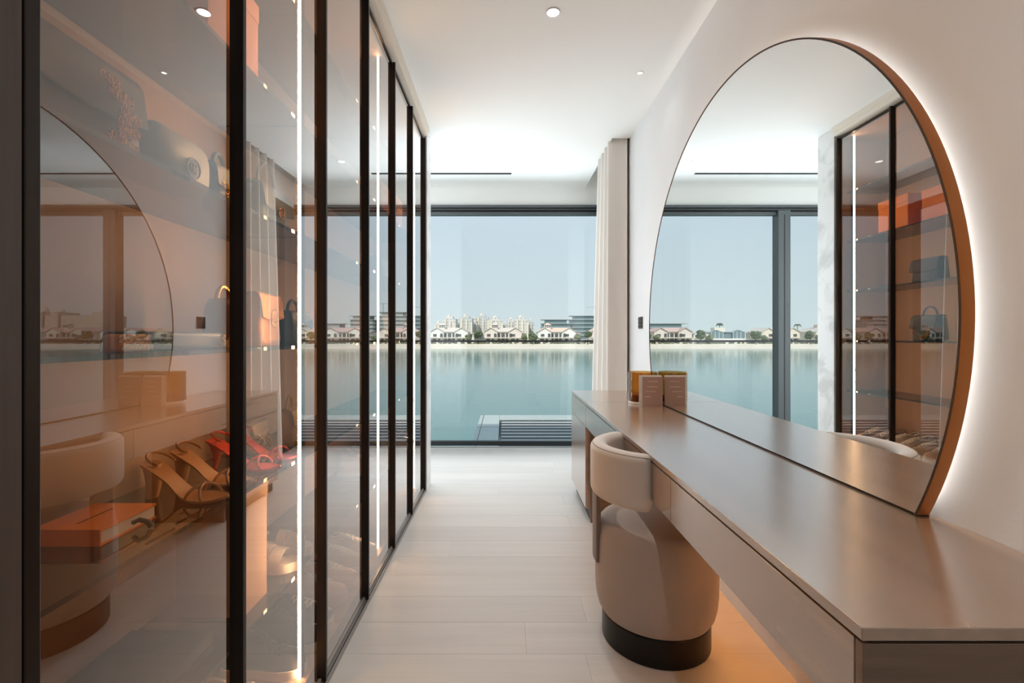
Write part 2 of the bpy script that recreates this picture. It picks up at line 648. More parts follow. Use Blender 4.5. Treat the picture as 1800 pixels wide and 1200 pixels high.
sub = MB().box(-2.8, 1.2, -1.9, 4.95, -0.15, -0.012).build('floor', M['subfloor'], origin=False)
tag(sub, 'pale oak plank floor running across the dressing corridor', kind='structure')
ORIG['floor'] = Vector((0, 0, 0))
y = -1.7
row = 0
while y < 4.85:
    y1 = min(y + 0.19, 4.86)
    x = -2.8 - random.uniform(0, 1.4)
    while x < XW:
        x1 = x + random.choice((1.5, 1.8, 2.1))
        a, b = max(x, -2.8), min(x1, XW)
        if b - a > 0.05:
            MB().box(a + 0.0002, b - 0.0002, y + 0.0002, y1 - 0.0002, -0.012, 0.0).build('plank', M['oak'], sub, bevel=0.0004, seg=1)
        x = x1
    y += 0.19
    row += 1

S(MB().prism([(-2.8, -1.9), (1.2, -1.9), (1.2, 3.70), (0.85, 3.70), (0.85, 4.93), (-2.8, 4.93)], 'z', CEIL, CEIL + 0.14).build('ceiling', M['paint'], origin=False))
S(box('ceiling_slab', -3.0, 1.25, -2.0, 5.1, CEIL + 0.14, CEIL + 0.3, M['paint']))
S(MB().prism([(-1.9, -0.012), (3.86, -0.012), (3.86, CEIL + 0.14), (3.70, CEIL + 0.14), (3.70, CEIL), (-1.9, CEIL)], 'x', XW, 1.2).build('wall_right', M['plaster']))
S(box('wall_right_header', XW, 1.2, 3.86, 4.93, 2.52, CEIL + 0.14, M['paint']))
S(box('wall_back', -1.0, XW, -1.9, -1.7, 0.0, CEIL, M['plaster']))
S(box('wall_left_near', -1.2, -0.597, -1.7, 0.576, 0.0, CEIL, M['shaded_panel']))
S(box('wall_left_rear', -1.2, -0.985, 0.576, 3.515, 0.0, CEIL, M['plaster']))
S(box('wall_marble_end', -2.8, -0.59, 3.515, 3.70, 0.0, CEIL, M['marble'], bevel=0.003))
S(box('wall_far_left', -3.0, -2.8, 3.515, 5.05, -0.15, CEIL + 0.14, M['plaster']))
S(box('wall_window_head', -2.8, 1.2, YW, 5.06, 2.55, CEIL + 0.14, M['paint']))
S(box('facade_base', -3.0, 1.25, -2.0, 5.0, -4.6, -0.15, M['plaster']))
S(box('trim_1', -0.985, -0.583, 0.576, 3.515, 2.672, 2.705, M['cream_card']))
S(box('trim_2', -0.985, -0.570, 0.576, 3.515, 2.705, CEIL, M['cream_card']))

# big window in front
w1 = tag(thing('window_1', None, None, (0, 4.93, 0)), 'wide floor-to-ceiling window with grey aluminium frame facing the sea', kind='structure')
box('head_rail', -2.8, 1.0, 4.895, 5.0, 2.522, 2.55, M['alu'], w1)
box('head_channel', -2.8, 1.0, 4.925, 5.0, 2.492, 2.522, M['black'], w1)
box('head_fin', -2.8, 1.0, 4.905, 4.925, 2.503, 2.511, M['alu'], w1)
box('top_rail', -2.8, 1.0, 4.945, 5.0, 2.455, 2.492, M['alu'], w1, bevel=0.003)
box('bottom_rail', -2.8, 1.0, 4.945, 5.0, 0.012, 0.058, M['alu_dark'], w1)
box('sill', -2.8, XW, 4.862, 4.945, -0.01, 0.006, M['sill'], w1)
box('track', -2.8, XW, 4.885, 4.893, 0.006, 0.010, M['alu_dark'], w1)
MB().box(-1.115, -0.985, 4.905, 5.02, 0.012, 2.50).build('mullion', M['alu'], w1, bevel=0.006)
box('mullion_seal', -1.055, -1.045, 4.9035, 4.905, 0.06, 2.45, M['black'], w1)
box('pane', -2.74, -1.115, 4.966, 4.978, 0.058, 2.455, M['pane'], w1)
box('pane', -0.985, 1.0, 4.966, 4.978, 0.058, 2.455, M['pane'], w1)
# corner window on the right, mostly behind the curtain
w2 = tag(thing('window_2', None, None, (1.03, 4.3, 0)), 'narrow side window in the corner behind the curtain', kind='structure')
box('corner_post', 1.0, 1.09, 4.72, 5.02, -0.15, 2.52, M['alu'], w2, bevel=0.004)
box('jamb', 1.0, 1.09, 3.86, 3.92, -0.15, 2.52, M['alu'], w2, bevel=0.004)
box('top_rail', 1.0, 1.09, 3.92, 4.72, 2.455, 2.52, M['alu'], w2)
box('bottom_rail', 1.0, 1.09, 3.92, 4.72, -0.15, 0.058, M['alu_dark'], w2)
box('pane', 1.03, 1.042, 3.92, 4.72, 0.058, 2.455, M['pane'], w2)

# air slot and downlights in the ceiling
t = thing('air_diffuser', 'long thin black air slot in the ceiling before the window', 'air vent', (-0.77, 4.5, CEIL))
box('slot_frame', -1.6, 0.06, 4.482, 4.52, CEIL - 0.002, CEIL + 0.004, M['black'], t)
box('slot_fin', -1.595, 0.055, 4.499, 4.503, CEIL - 0.003, CEIL - 0.002, M['alu_dark'], t)


def downlight(x, y, r, label, power):
    t = thing('downlight', label, 'ceiling light', (x, y, CEIL), 'recessed ceiling downlights')
    MB().lathe([(r * 0.80, CEIL + 0.002), (r * 0.82, CEIL - 0.002), (r, CEIL - 0.003), (r * 1.02, CEIL + 0.001)], x, y, 32).build('trim_ring', M['white_plastic'], t, smooth=True)
    MB().lathe([(0.0001, CEIL - 0.0012), (r * 0.80, CEIL - 0.0012)], x, y, 32).build('lens', M['lamp_disc'], t)
    d = bpy.data.lights.new('downlight_beam', 'SPOT')
    d.energy = power
    d.spot_size = math.radians(118)
    d.spot_blend = 1.0
    d.shadow_soft_size = r
    d.color = (1.0, 0.98, 0.96)
    o = bpy.data.objects.new('downlight_beam', d)
    COL.objects.link(o)
    o.parent = t
    o.location = (0, 0, -0.012)


DL = 40
downlight(0.232, 2.263, 0.036, 'larger round recessed downlight in the middle of the ceiling', DL)
downlight(0.24, 4.19, 0.036, 'round recessed downlight nearest the window, beside the air slot', DL * 0.3)
downlight(0.232, 0.34, 0.036, 'added unseen round downlight overhead above the near corridor', DL)  # out of view, added to brighten the near end
downlight(0.232, -1.1, 0.036, 'added unseen round downlight at the rear of the room', DL)  # also out of view, added for more light behind the camera
downlight(0.803, 2.78, 0.017, 'tiny recessed spotlight in the ceiling over the desk, near the curtain', DL * 0.03)
downlight(0.803, 1.25, 0.017, 'added unseen tiny spotlight in the ceiling over the near desk', DL * 0.03)  # unseen spot added beyond the visible ones

# light switch
t = thing('light_switch', 'small dark light switch plate on the wall between curtain and round mirror', 'switch', (XW, 3.40, 1.23))
box('plate', XW - 0.008, XW, 3.355, 3.445, 1.226, 1.312, M['switch'], t, bevel=0.002)
for k in range(3):
    box('button', XW - 0.011, XW - 0.008, 3.362, 3.438, 1.233 + k * 0.026, 1.253 + k * 0.026, M['alu_dark'], t, bevel=0.001)

# curtain gathered in its ceiling pocket
NT, NZ = 150, 26
rings = []
for j in range(NZ + 1):
    z = 0.015 + (2.86 - 0.015) * j / NZ
    lo = 1 - j / NZ
    ring = []
    for i in range(NT + 1):
        tt = i / NT
        c = math.cos(2 * PI * 4.0 * tt)
        s = math.copysign(abs(c) ** 0.7, c)
        x = 0.902 + 0.070 * s - lo * 0.055 * tt * (1 - s) * 0.6 - lo * 0.012 * tt
        yy = 3.712 + 0.50 * tt * (1 + 0.06 * lo) + 0.004 * math.sin(9 * tt + 4 * lo) * lo
        ring.append((x, yy, z))
    rings.append(ring)
cur = MB().loft(rings, closed_ring=False, cap=False).build('curtain', M['curtain'], smooth=True)
sd = cur.modifiers.new('thick', 'SOLIDIFY')
sd.thickness = 0.003
tag(cur, 'floor-length off-white curtain gathered beside the window', 'curtain')

# ------------------------------------------------------------------ round mirror
MY, MZ, MR, MX = 2.010, 1.2165, 1.045, 0.944
ZD = 0.757
A0 = math.asin((ZD + 0.004 - MZ) / MR)
ARC = [A0 + (PI - 2 * A0) * k / 120 for k in range(121)]
ap = lambda r, a: (MY + r * math.cos(a), max(MZ + r * math.sin(a), ZD + 0.003))
t = thing('round_mirror', 'large round backlit mirror with bronze rim standing on the desk', 'mirror', (0.96, MY, ZD))
MB().prism([ap(MR - 0.005, a) for a in ARC], 'x', MX, MX + 0.006).build('mirror_glass', M['mirror'], t)
MB().prism([ap(MR - 0.006, a) for a in ARC], 'x', MX + 0.0075, MX + 0.027).build('back_board', M['bronze_dark'], t)


def arc_band(r0, r1, x0, x1):
    rings = []
    for a in ARC:
        (ya, za), (yb, zb) = ap(r0, a), ap(r1, a)
        rings.append([(x0, ya, za), (x0, yb, zb), (x1, yb, zb), (x1, ya, za)])
    return MB().loft(rings)


arc_band(MR - 0.005, MR, MX - 0.001, MX + 0.0285).build('rim', M['bronze'], t, smooth=True, auto=0.7)
arc_band(MR - 0.0045, MR + 0.0004, MX - 0.002, MX - 0.001).build('rim_lip', M['bronze_dark'], t, smooth=True, auto=0.7)
box('bottom_channel', MX - 0.002, MX + 0.0285, MY - MR * math.cos(A0), MY + MR * math.cos(A0), ZD, ZD + 0.004, M['bronze_dark'], t)
LARC = [A0 + 0.02 + (PI - 2 * A0 - 0.04) * k / 90 for k in range(91)]
MB().tube([(MX + 0.033,) + ap(MR - 0.048, a) for a in LARC], 0.004, 8).build('led_ring', M['led_halo'], t, smooth=True)

# ------------------------------------------------------------------ desk and end cabinet
DX = 0.506
t = thing('vanity_desk', 'long wall-hung taupe oak vanity desk with three drawers', 'desk', (0.75, 1.8, 0.6))
box('desk_top', DX, XW - 0.001, 0.661, 2.943, 0.738, ZD, M['veneer'], t, bevel=0.0015)
box('carcass', DX + 0.022, XW - 0.002, 0.679, 2.942, 0.604, 0.734, M['veneer_end'], t)
box('shadow_gap', DX + 0.012, XW - 0.002, 0.666, 2.942, 0.734, 0.738, M['black'], t)
box('end_panel', DX + 0.001, XW - 0.002, 0.661, 0.676, 0.600, 0.734, M['veneer_end'], t, bevel=0.001)
for a, b in ((0.678, 1.4285), (1.4315, 2.1785), (2.1815, 2.942)):
    box('drawer', DX + 0.001, DX + 0.020, a, b, 0.601, 0.7335, M['veneer'], t, bevel=0.001)
MB().box(0.930, 0.948, 0.82, 2.90, 0.598, 0.6038).build('led_strip', M['led_under'], t)
box('led_blocker', 0.908, 0.914, 0.78, 2.925, 0.545, 0.6038, M['veneer_end'], t)  # unseen strip added to block LED light from the chair

t = thing('end_cabinet', 'taupe oak cabinet with drawer and door closing the far end of the desk', 'cabinet', (0.75, 3.25, 0))
box('cabinet_top', DX, XW - 0.001, 2.9465, 3.565, 0.738, ZD, M['veneer'], t, bevel=0.0015)
box('body', DX + 0.02, XW - 0.002, 2.9465, 3.563, 0.08, 0.7375, M['veneer'], t)
box('plinth', DX + 0.035, XW - 0.002, 2.975, 3.55, 0.0, 0.08, M['black'], t)
box('drawer', DX + 0.001, DX + 0.019, 2.948, 3.563, 0.602, 0.734, M['veneer'], t, bevel=0.001)
box('door', DX + 0.001, DX + 0.019, 2.948, 3.563, 0.082, 0.5985, M['veneer'], t, bevel=0.001)
box('side_panel', DX + 0.03, XW - 0.004, 2.928, 2.946, 0.0, 0.603, M['veneer_end'], t)

# ------------------------------------------------------------------ barrel chair
CXc, CYc = 0.588, 1.8325
t = thing('barrel_chair', 'taupe upholstered barrel chair with curved backrest tucked under the desk', 'chair', (CXc, CYc, 0))
MB().lathe([(0.0001, 0.0), (0.200, 0.0), (0.2035, 0.004), (0.2035, 0.098), (0.198, 0.104), (0.0001, 0.104)], CXc, CYc, 64).build('base', M['plinth'], t, smooth=True, auto=0.6)
MB().lathe([(0.0001, 0.104), (0.196, 0.104), (0.208, 0.110), (0.218, 0.128), (0.226, 0.16), (0.230, 0.20), (0.231, 0.28), (0.229, 0.36), (0.226, 0.41),
            (0.219, 0.437), (0.205, 0.454), (0.18, 0.462), (0.10, 0.468), (0.0001, 0.470)], CXc, CYc, 96).build('seat_body', M['rib_fabric'], t, smooth=True)


def back_section(a, k):
    """rounded rectangle across the backrest at bearing a; k rounds it off at the ends"""
    hw, hh, rad = 0.033, 0.101, 0.028
    rm, zc = 0.216, 0.655
    pts = []
    for cx_, cz_, s0 in ((hw - rad, hh - rad, 0), (-hw + rad, hh - rad, 1), (-hw + rad, -hh + rad, 2), (hw - rad, -hh + rad, 3)):
        for q in range(6):
            c = PI / 2 * (s0 + q / 5)
            pts.append((cx_ + rad * math.cos(c), cz_ + rad * math.sin(c)))
    out = []
    for dr, dz in pts:
        dr *= k
        dz *= (0.72 + 0.28 * k)
        r = rm + dr
        out.append((CXc + r * math.cos(a), CYc + r * math.sin(a), zc + dz))
    return out


HALF = math.radians(70)
rings = []
for i in range(61):
    u = -1 + 2 * i / 60
    e = max(0.0, (abs(u) - 0.90) / 0.10)
    rings.append(back_section(PI + HALF * u, max(0.03, math.sqrt(max(0.0, 1 - e * e)))))
MB().loft(rings).build('backrest', M['suede'], t, smooth=True)
rings = []
for i in range(61):
    a = PI + HALF * 0.985 * (-1 + 2 * i / 60)
    rings.append((CXc + 0.240 * math.cos(a), CYc + 0.240 * math.sin(a), 0.7475))
MB().tube(rings, 0.0016, 6).build('seam', M['leather_taupe'], t, smooth=True)
rings = []
for i in range(13):
    a = PI - 0.02 + math.radians(15) * (-0.75 + 1.5 * i / 12)
    rings.append([(CXc + r * math.cos(a), CYc + r * math.sin(a), z) for r, z in ((0.222, 0.30), (0.241, 0.30), (0.241, 0.585), (0.222, 0.585))])
MB().loft(rings).build('back_post', M['leather_taupe'], t, bevel=0.003)

# ------------------------------------------------------------------ things on the desk
t = thing('candle_vessel', 'amber glass candle jar behind the cards on the desk', 'candle', (0.852, 2.892, ZD))
ox, oy = 0.852, 2.892
MB().lathe([(0.0001, ZD + 0.016), (0.088, ZD + 0.016), (0.088, ZD + 0.194), (0.084, ZD + 0.194), (0.084, ZD + 0.019), (0.0001, ZD + 0.019)], ox, oy, 48).build('jar', M['amber'], t, smooth=True, auto=0.6)
MB().lathe([(0.0001, ZD), (0.083, ZD), (0.086, ZD + 0.003), (0.086, ZD + 0.0155), (0.0001, ZD + 0.0155)], ox, oy, 48).build('base_disc', M['wax'], t, smooth=True, auto=0.6)
MB().lathe([(0.0001, ZD + 0.0195), (0.082, ZD + 0.0195), (0.082, ZD + 0.055), (0.0001, ZD + 0.052)], ox, oy, 40).build('wax_fill', M['brown_leather'], t, smooth=True, auto=0.6)
MB().tube([(ox - .02, oy, ZD + .052), (ox - .021, oy, ZD + .07)], 0.003, 6).build('wick', M['wick'], t)
t = thing('pink_notebook', 'dusty pink card-covered notebook leaning at the mirror', 'notebook', (0.875, 2.785, ZD))
box('cover', 0.8165, 0.938, 2.775, 2.7785, ZD, ZD + 0.172, M['pink_card'], t, bevel=0.001)
box('pages', 0.8185, 0.937, 2.7785, 2.786, ZD, ZD + 0.170, M['cream_card'], t)
lt = MB()
for zz, x0, ww in ((0.142, 0.852, 0.050), (0.110, 0.846, 0.056), (0.082, 0.836, 0.055), (0.051, 0.831, 0.030)):
    xx = x0
    while xx < x0 + ww:
        w = random.choice((0.003, 0.005))
        lt.box(xx, xx + w, 2.7743, 2.775, ZD + zz, ZD + zz + 0.006)
        xx += w + random.choice((0.0022, 0.0022, 0.006))
tag(lt.build('lettering', M['letter'], t), kind='stuff')
tag(box('white_card', 0.8085, 0.936, 2.788, 2.7915, ZD, ZD + 0.177, M['page'], bevel=0.0008), 'white upright card just behind the pink notebook', 'card')
tag(box('cream_card', 0.8025, 0.935, 2.7945, 2.7985, ZD, ZD + 0.180, M['cream_card'], bevel=0.0008), 'cream upright card at the back of the stack beside the candle', 'card')

# ------------------------------------------------------------------ glass-fronted display cabinets
DY = [0.600, 1.068, 1.558, 2.042, 2.533, 3.0135, 3.498]
SHELF_Z = [0.40, 0.77, 1.14, 1.51, 1.88, 2.25]
XB, XF, XG = -0.965, -0.676, -0.618
BASE = 0.062
for u, (ya, yb, led, word) in enumerate(((0.578, 1.556, 1.505, 'nearest the camera'), (1.556, 2.531, 2.44, 'in the middle of the row'), (2.531, 3.512, 3.41, 'at the window end of the row'))):
    t = thing('display_cabinet', 'bronze glass display cabinet with lit shelves, %s' % word, 'cabinet', (-0.8, (ya + yb) / 2, 0), 'glass display cabinets along the left wall')
    box('back_panel', XB - 0.015, XB, ya, yb, 0.0, 2.668, M['interior'], t)
    box('base_panel', XB, -0.640, ya, yb, 0.0, BASE, M['interior'], t)
    box('top_panel', XB, -0.640, ya, yb, 2.640, 2.668, M['interior'], t)
    for z in SHELF_Z:
        MB().box(XB + 0.002, XF, ya + 0.004, yb - 0.004, z - 0.010, z).build('shelf', M['shelf_glass'], t)
    if u == 0:
        box('side_panel', XB, -0.640, ya, ya + 0.012, BASE, 2.640, M['interior'], t)
    if u == 2:
        box('side_panel', XB, -0.640, yb - 0.012, yb, BASE, 2.640, M['interior'], t)
    p = box('led_post', -0.672, -0.660, led + 0.006, led + 0.030, BASE, 2.640, M['frame'], t)
    box('led_strip', -0.670, -0.662, led + 0.002, led + 0.006, BASE, 2.640, M['led'], p)
    box('base_track', -0.640, -0.596, ya, yb, 0.0, 0.018, M['alu_light'], t)
    box('track_slot', -0.6045, -0.6005, ya, yb, 0.018, 0.0195, M['black'], t)
    for d in (0, 1):
        y0, y1 = DY[2 * u + d], DY[2 * u + d + 1]
        dr = box('door', XG - 0.003, XG + 0.003, y0 + 0.006, y1 - 0.006, 0.030, 2.652, M['door_glass'], t)
        box('stile', -0.627, -0.5955, y1 - 0.008, y1 + 0.006, 0.022, 2.655, M['frame'], dr, bevel=0.0015)
        box('top_rail', -0.624, -0.610, y0 + 0.006, y1 - 0.008, 2.640, 2.655, M['frame'], dr)
        box('bottom_rail', -0.624, -0.610, y0 + 0.006, y1 - 0.008, 0.0215, 0.034, M['alu_light'], dr)
    if u == 0:
        box('jamb', -0.655, -0.5965, 0.5785, 0.600, 0.0, 2.668, M['frame'], t, bevel=0.002)

# ------------------------------------------------------------------ shoes (toe along +X, origin at the middle of the sole)
def heel_sandal(name, label, mat, strap, heel_w=0.016, crystals=False, group=None, L=0.225):
    t = local_thing(name, label, 'shoe', group)
    zt = [(0, .088), (.12, .082), (.32, .052), (.52, .016), (.64, .009), (.9, .008), (1, .013)]
    wt = [(0, .012), (.06, .024), (.16, .027), (.36, .022), (.50, .026), (.68, .038), (.82, .036), (.93, .024), (1, .006)]
    rings = []
    for i in range(29):
        s = i / 28
        x, z, w = -L / 2 + L * s, lerp(zt, s), lerp(wt, s)
        rings.append([(x, -w, z), (x, -w * .5, z - .001), (x, w * .5, z - .001), (x, w, z), (x, w * .94, z - .006), (x, -w * .94, z - .006)])
    MB().loft(rings).build('sole', mat, t, smooth=True, auto=0.9)
    hr = []
    for k in range(7):
        q = k / 6
        z = 0.082 * (1 - q)
        a = 0.022 * (1 - q) + heel_w * q
        b = 0.023 * (1 - q) + heel_w * q
        x = -L / 2 + 0.022 + 0.006 * math.sin(PI * q)
        hr.append([(x + a * 0.8 * math.cos(c), b * math.sin(c), z) for c in [2 * PI * j / 12 for j in range(12)]])
    MB().loft(hr).build('heel', mat, t, smooth=True, auto=0.9)

    def arch(s0, s1, h, r, nm):
        P = []
        for i in range(17):
            q = i / 16
            s = s0 + (s1 - s0) * q
            w = lerp(wt, s) * 1.02
            P.append((-L / 2 + L * s, -w * math.cos(PI * q), lerp(zt, s) + h * math.sin(PI * q)))
        o = MB().tube(P, r, 6).build(nm, strap, t, smooth=True)
        if crystals:
            cb = MB()
            for i in range(0, 33):
                q = i / 32
                s = s0 + (s1 - s0) * q
                w = lerp(wt, s) * 1.02
                cb.ball((-L / 2 + L * s, -w * math.cos(PI * q), lerp(zt, s) + h * math.sin(PI * q) + r * 0.8), 0.0022, 5, 4)
            tag(cb.build('crystals', M['crystal'], o), kind='stuff')
    arch(.62, .80, .030, .0034, 'strap')
    arch(.82, .60, .030, .0034, 'strap')
    # ankle loop
    P = []
    for i in range(21):
        q = i / 20
        c = PI * (-0.15 + 1.3 * q)
        P.append((-L / 2 + 0.030 - 0.030 * math.sin(c) + 0.018, -0.029 * math.cos(c), 0.094 + 0.016 * math.sin(c)))
    MB().tube(P, 0.0034, 6).build('ankle_strap', strap, t, smooth=True)
    if crystals:
        cb = MB()
        for i in range(36):
            s = .5 + .5 * i / 35
            for sg in (-1, 1):
                cb.ball((-L / 2 + L * s, sg * lerp(wt, s), lerp(zt, s)), 0.0016, 5, 4)
        tag(cb.build('crystal_trim', M['crystal'], t), kind='stuff')
    return t


def flat_sandal(name, label, mat, group=None, L=0.23):
    t = local_thing(name, label, 'shoe', group)
    wt = [(0, .016), (.1, .031), (.4, .029), (.68, .043), (.85, .039), (1, .010)]
    rings = []
    for i in range(25):
        s = i / 24
        w = lerp(wt, s)
        x = -L / 2 + L * s
        rings.append([(x, -w, .0), (x, -w * 1.03, .016), (x, -w, .030), (x, w, .030), (x, w * 1.03, .016), (x, w, .0)])
    MB().loft(rings).build('sole', mat, t, smooth=True, auto=0.8)
    for s0, s1, h in ((.50, .64, .058), (.66, .82, .048)):
        rings = []
        for i in range(19):
            q = i / 18
            ring = []
            for s, dz in ((s0, 0), (s1, -.006), (s1, -.011), (s0, -.005)):
                w = lerp(wt, s) * 1.04
                ring.append((-L / 2 + L * s, -w * math.cos(PI * q), .026 + (h + dz) * math.sin(PI * q)))
            rings.append(ring)
        MB().loft(rings).build('strap', mat, t, smooth=True, auto=0.9)
    P = []
    for i in range(21):
        c = PI * (-0.1 + 1.2 * i / 20)
        P.append((-L / 2 + 0.045 - 0.046 * math.sin(c), -0.034 * math.cos(c), 0.062 + 0.018 * math.sin(c)))
    MB().tube(P, 0.006, 6).build('heel_strap', mat, t, smooth=True)
    return t


def sneaker(name, label, mat, sole, group=None, L=0.27, lace=None, high=1.0):
    t = local_thing(name, label, 'shoe', group)
    wt = [(0, .020), (.07, .034), (.3, .036), (.5, .038), (.7, .047), (.86, .043), (.95, .030), (1, .010)]
    ht = [(0, .072 * high), (.06, .086 * high), (.25, .072 * high), (.40, .078 * high), (.55, .070), (.72, .052), (.88, .042), (1, .030)]
    rings = []
    for i in range(31):
        s = i / 30
        w = lerp(wt, s)
        x = -L / 2 + L * s
        rings.append([(x, -w * 1.04, .0), (x, -w * 1.08, .014), (x, -w * 1.05, .028), (x, w * 1.05, .028), (x, w * 1.08, .014), (x, w * 1.04, .0)])
    MB().loft(rings).build('sole', sole, t, smooth=True, auto=0.7)
    rings = []
    for i in range(31):
        s = i / 30
        w, h = lerp(wt, s) * 1.0, lerp(ht, s)
        x = -L / 2 + L * (0.01 + 0.98 * s)
        top = 0.62 if s < 0.45 else 0.62 + 0.1 * s
        ring = []
        for k in range(15):
            c = PI * k / 14
            cc, sn = math.cos(c), math.sin(c)
            ring.append((x, w * math.copysign(abs(cc) ** 0.75, cc) * (1 - (1 - top) * sn), .024 + h * sn ** 0.75))
        rings.append(ring)
    MB().loft(rings).build('upper', mat, t, smooth=True)
    # padded opening
    P, Q = [], []
    for k in range(24):
        c = 2 * PI * k / 24
        s = .22 + .175 * math.cos(c)
        P.append((-L / 2 + L * s, lerp(wt, s) * 0.62 * math.sin(c), .027 + lerp(ht, s)))
    co = MB().tube(P, 0.0055, 6, closed=True).build('collar', mat, t, smooth=True)
    n = len(P)
    MB().add([(p[0], p[1] * 0.95, p[2] + 0.0012) for p in P] + [(-L / 2 + L * .22, 0, .020 + lerp(ht, .22))], [(i, (i + 1) % n, n) for i in range(n)]).build('lining', M['shoe_in'], co)
    if lace:
        for k in range(5):
            s = .44 + .065 * k
            w, h = lerp(wt, s), lerp(ht, s)
            for sg in (-1, 1):
                PP = []
                for i in range(9):
                    q = -1 + 2 * i / 8
                    ss = s + sg * .022 * q
                    PP.append((-L / 2 + L * ss, w * .55 * q, .0285 + lerp(ht, ss) - .012 * q * q))
                MB().tube(PP, 0.0028, 5).build('lace', lace, t, smooth=True)
    return t


# ------------------------------------------------------------------ bags (front faces +X, width along Y, origin at the base)
def rounded_body(w, d, h, taper=0.8, rad=0.02, n=5):
    """lofted rounded box: a stack of rounded rectangles"""
    rings = []
    for k in range(9):
        q = k / 8
        e = 1.0
        if q < 0.12:
            e = 0.90 + 0.10 * math.sin(q / 0.12 * PI / 2)
        if q > 0.88:
            e = 0.88 + 0.12 * math.cos((q - 0.88) / 0.12 * PI / 2)
        dd = d / 2 * (1 + (taper - 1) * q) * e
        ww = w / 2 * (1 + (0.94 - 1) * q) * (0.5 + 0.5 * e)
        r = min(rad, dd * 0.9)
        ring = []
        for cx_, cy_, s0 in ((dd - r, ww - r, 0), (-dd + r, ww - r, 1), (-dd + r, -ww + r, 2), (dd - r, -ww + r, 3)):
            for j in range(n):
                c = PI / 2 * (s0 + j / (n - 1))
                ring.append((cx_ + r * math.cos(c), cy_ + r * math.sin(c), h * q))
        rings.append(ring)
    return MB().loft(rings)


def bag_handle(w, z0, h, r, x=0.0, y=0.0):
    return MB().tube([(x, y - w / 2 * math.cos(PI * i / 20), z0 + h * math.sin(PI * i / 20)) for i in range(21)], r, 8)


def chain(path, r, parent, mat, nm='chain'):
    mb = MB()
    for k, p in enumerate(path):
        a = k % 2
        ring = []
        for i in range(8):
            c = 2 * PI * i / 8
            ring.append((p[0] + (r * math.cos(c) if a else 0), p[1] + (0 if a else r * math.cos(c)), p[2] + 1.4 * r * math.sin(c)))
        mb.tube(ring, r * 0.32, 5, closed=True)
    return tag(mb.build(nm, mat, parent, smooth=True), kind='stuff')


def emblem(parent, x, y, z, r, mat, tall=1.0):
    e = MB().tube([(x, y + r * math.cos(c), z + tall * r * math.sin(c)) for c in [2 * PI * i / 32 for i in range(32)]], r * 0.10, 6, closed=True).build('emblem', mat, parent, smooth=True)
    for sg in (-1, 1):
        P = [(x + 0.001, y + sg * r * 0.20 + sg * r * 0.38 * math.cos(c), z + tall * r * 0.42 * math.sin(c)) for c in [0.9 + (2 * PI - 1.8) * i / 16 + (PI if sg < 0 else 0) - PI * 0 for i in range(17)]]
        MB().tube(P, r * 0.09, 6).build('emblem_letter', mat, e, smooth=True)
    return e


def flap_bag(name, label, w, d, h, mat, group=None, flap=0.55, em=None, handle=None, hw=None, chainy=False):
    t = local_thing(name, label, 'bag', group)
    rounded_body(w, d, h, 0.72).build('body', mat, t, smooth=True)
    # flap hugging the top and upper front
    rings = []
    prof = [(-d * .30, h * 0.985), (-d * .15, h * 1.025), (d * .12, h * 1.03), (d * .34, h * 0.985), (d * .43, h * 0.86), (d * .47, h * (1 - flap * .6)), (d * .515, h * (1 - flap))]
    for i in range(13):
        q = -1 + 2 * i / 12
        drop = 1 - 0.10 * (q * q)
        ring_o, ring_i = [], []
        for px, pz in prof:
            pz2 = h - (h - pz) * drop if pz < h * 0.95 else pz
            ring_o.append((px + 0.004, q * w / 2 * 0.985, pz2))
            ring_i.append((px - 0.001, q * w / 2 * 0.985, pz2 - 0.002))
        rings.append(ring_o + ring_i[::-1])
    MB().loft(rings).build('flap', mat, t, smooth=True, auto=0.8)
    if em:
        emblem(t, d * .515 + 0.007, 0, h * (1 - flap) + em[0] * 0.2, em[0], em[1], em[2] if len(em) > 2 else 1.0)
    if handle:
        bag_handle(hw or w * .55, h * 0.98, handle, 0.006).build('handle', mat, t, smooth=True)
    if chainy:
        chain([(d * .5 + .012 + .01 * math.sin(i * .7), -w * .42 + w * .80 * i / 26, h * .55 - h * .45 * math.sin(PI * i / 26)) for i in range(27)], 0.0055, t, M['gold'])
    return t


def gift_box(name, label, x0, x1, y0, y1, z0, z1, mat, lid=None, group=None, cat='box'):
    t = thing(name, label, cat, ((x0 + x1) / 2, (y0 + y1) / 2, z0), group)
    lidh = min(0.25 * (z1 - z0), 0.05)
    box('carton', x0, x1, y0, y1, z0, z1 - lidh - 0.001, mat, t, bevel=0.0015)
    box('lid', x0 - 0.002, x1 + 0.002, y0 - 0.002, y1 + 0.002, z1 - lidh, z1, lid or mat, t, bevel=0.0015)
    return t


def on(o, x, y, z, rz=0.0, sc=1.0):
    return place(o, (x, y, z + 0.0005), rz, sc)


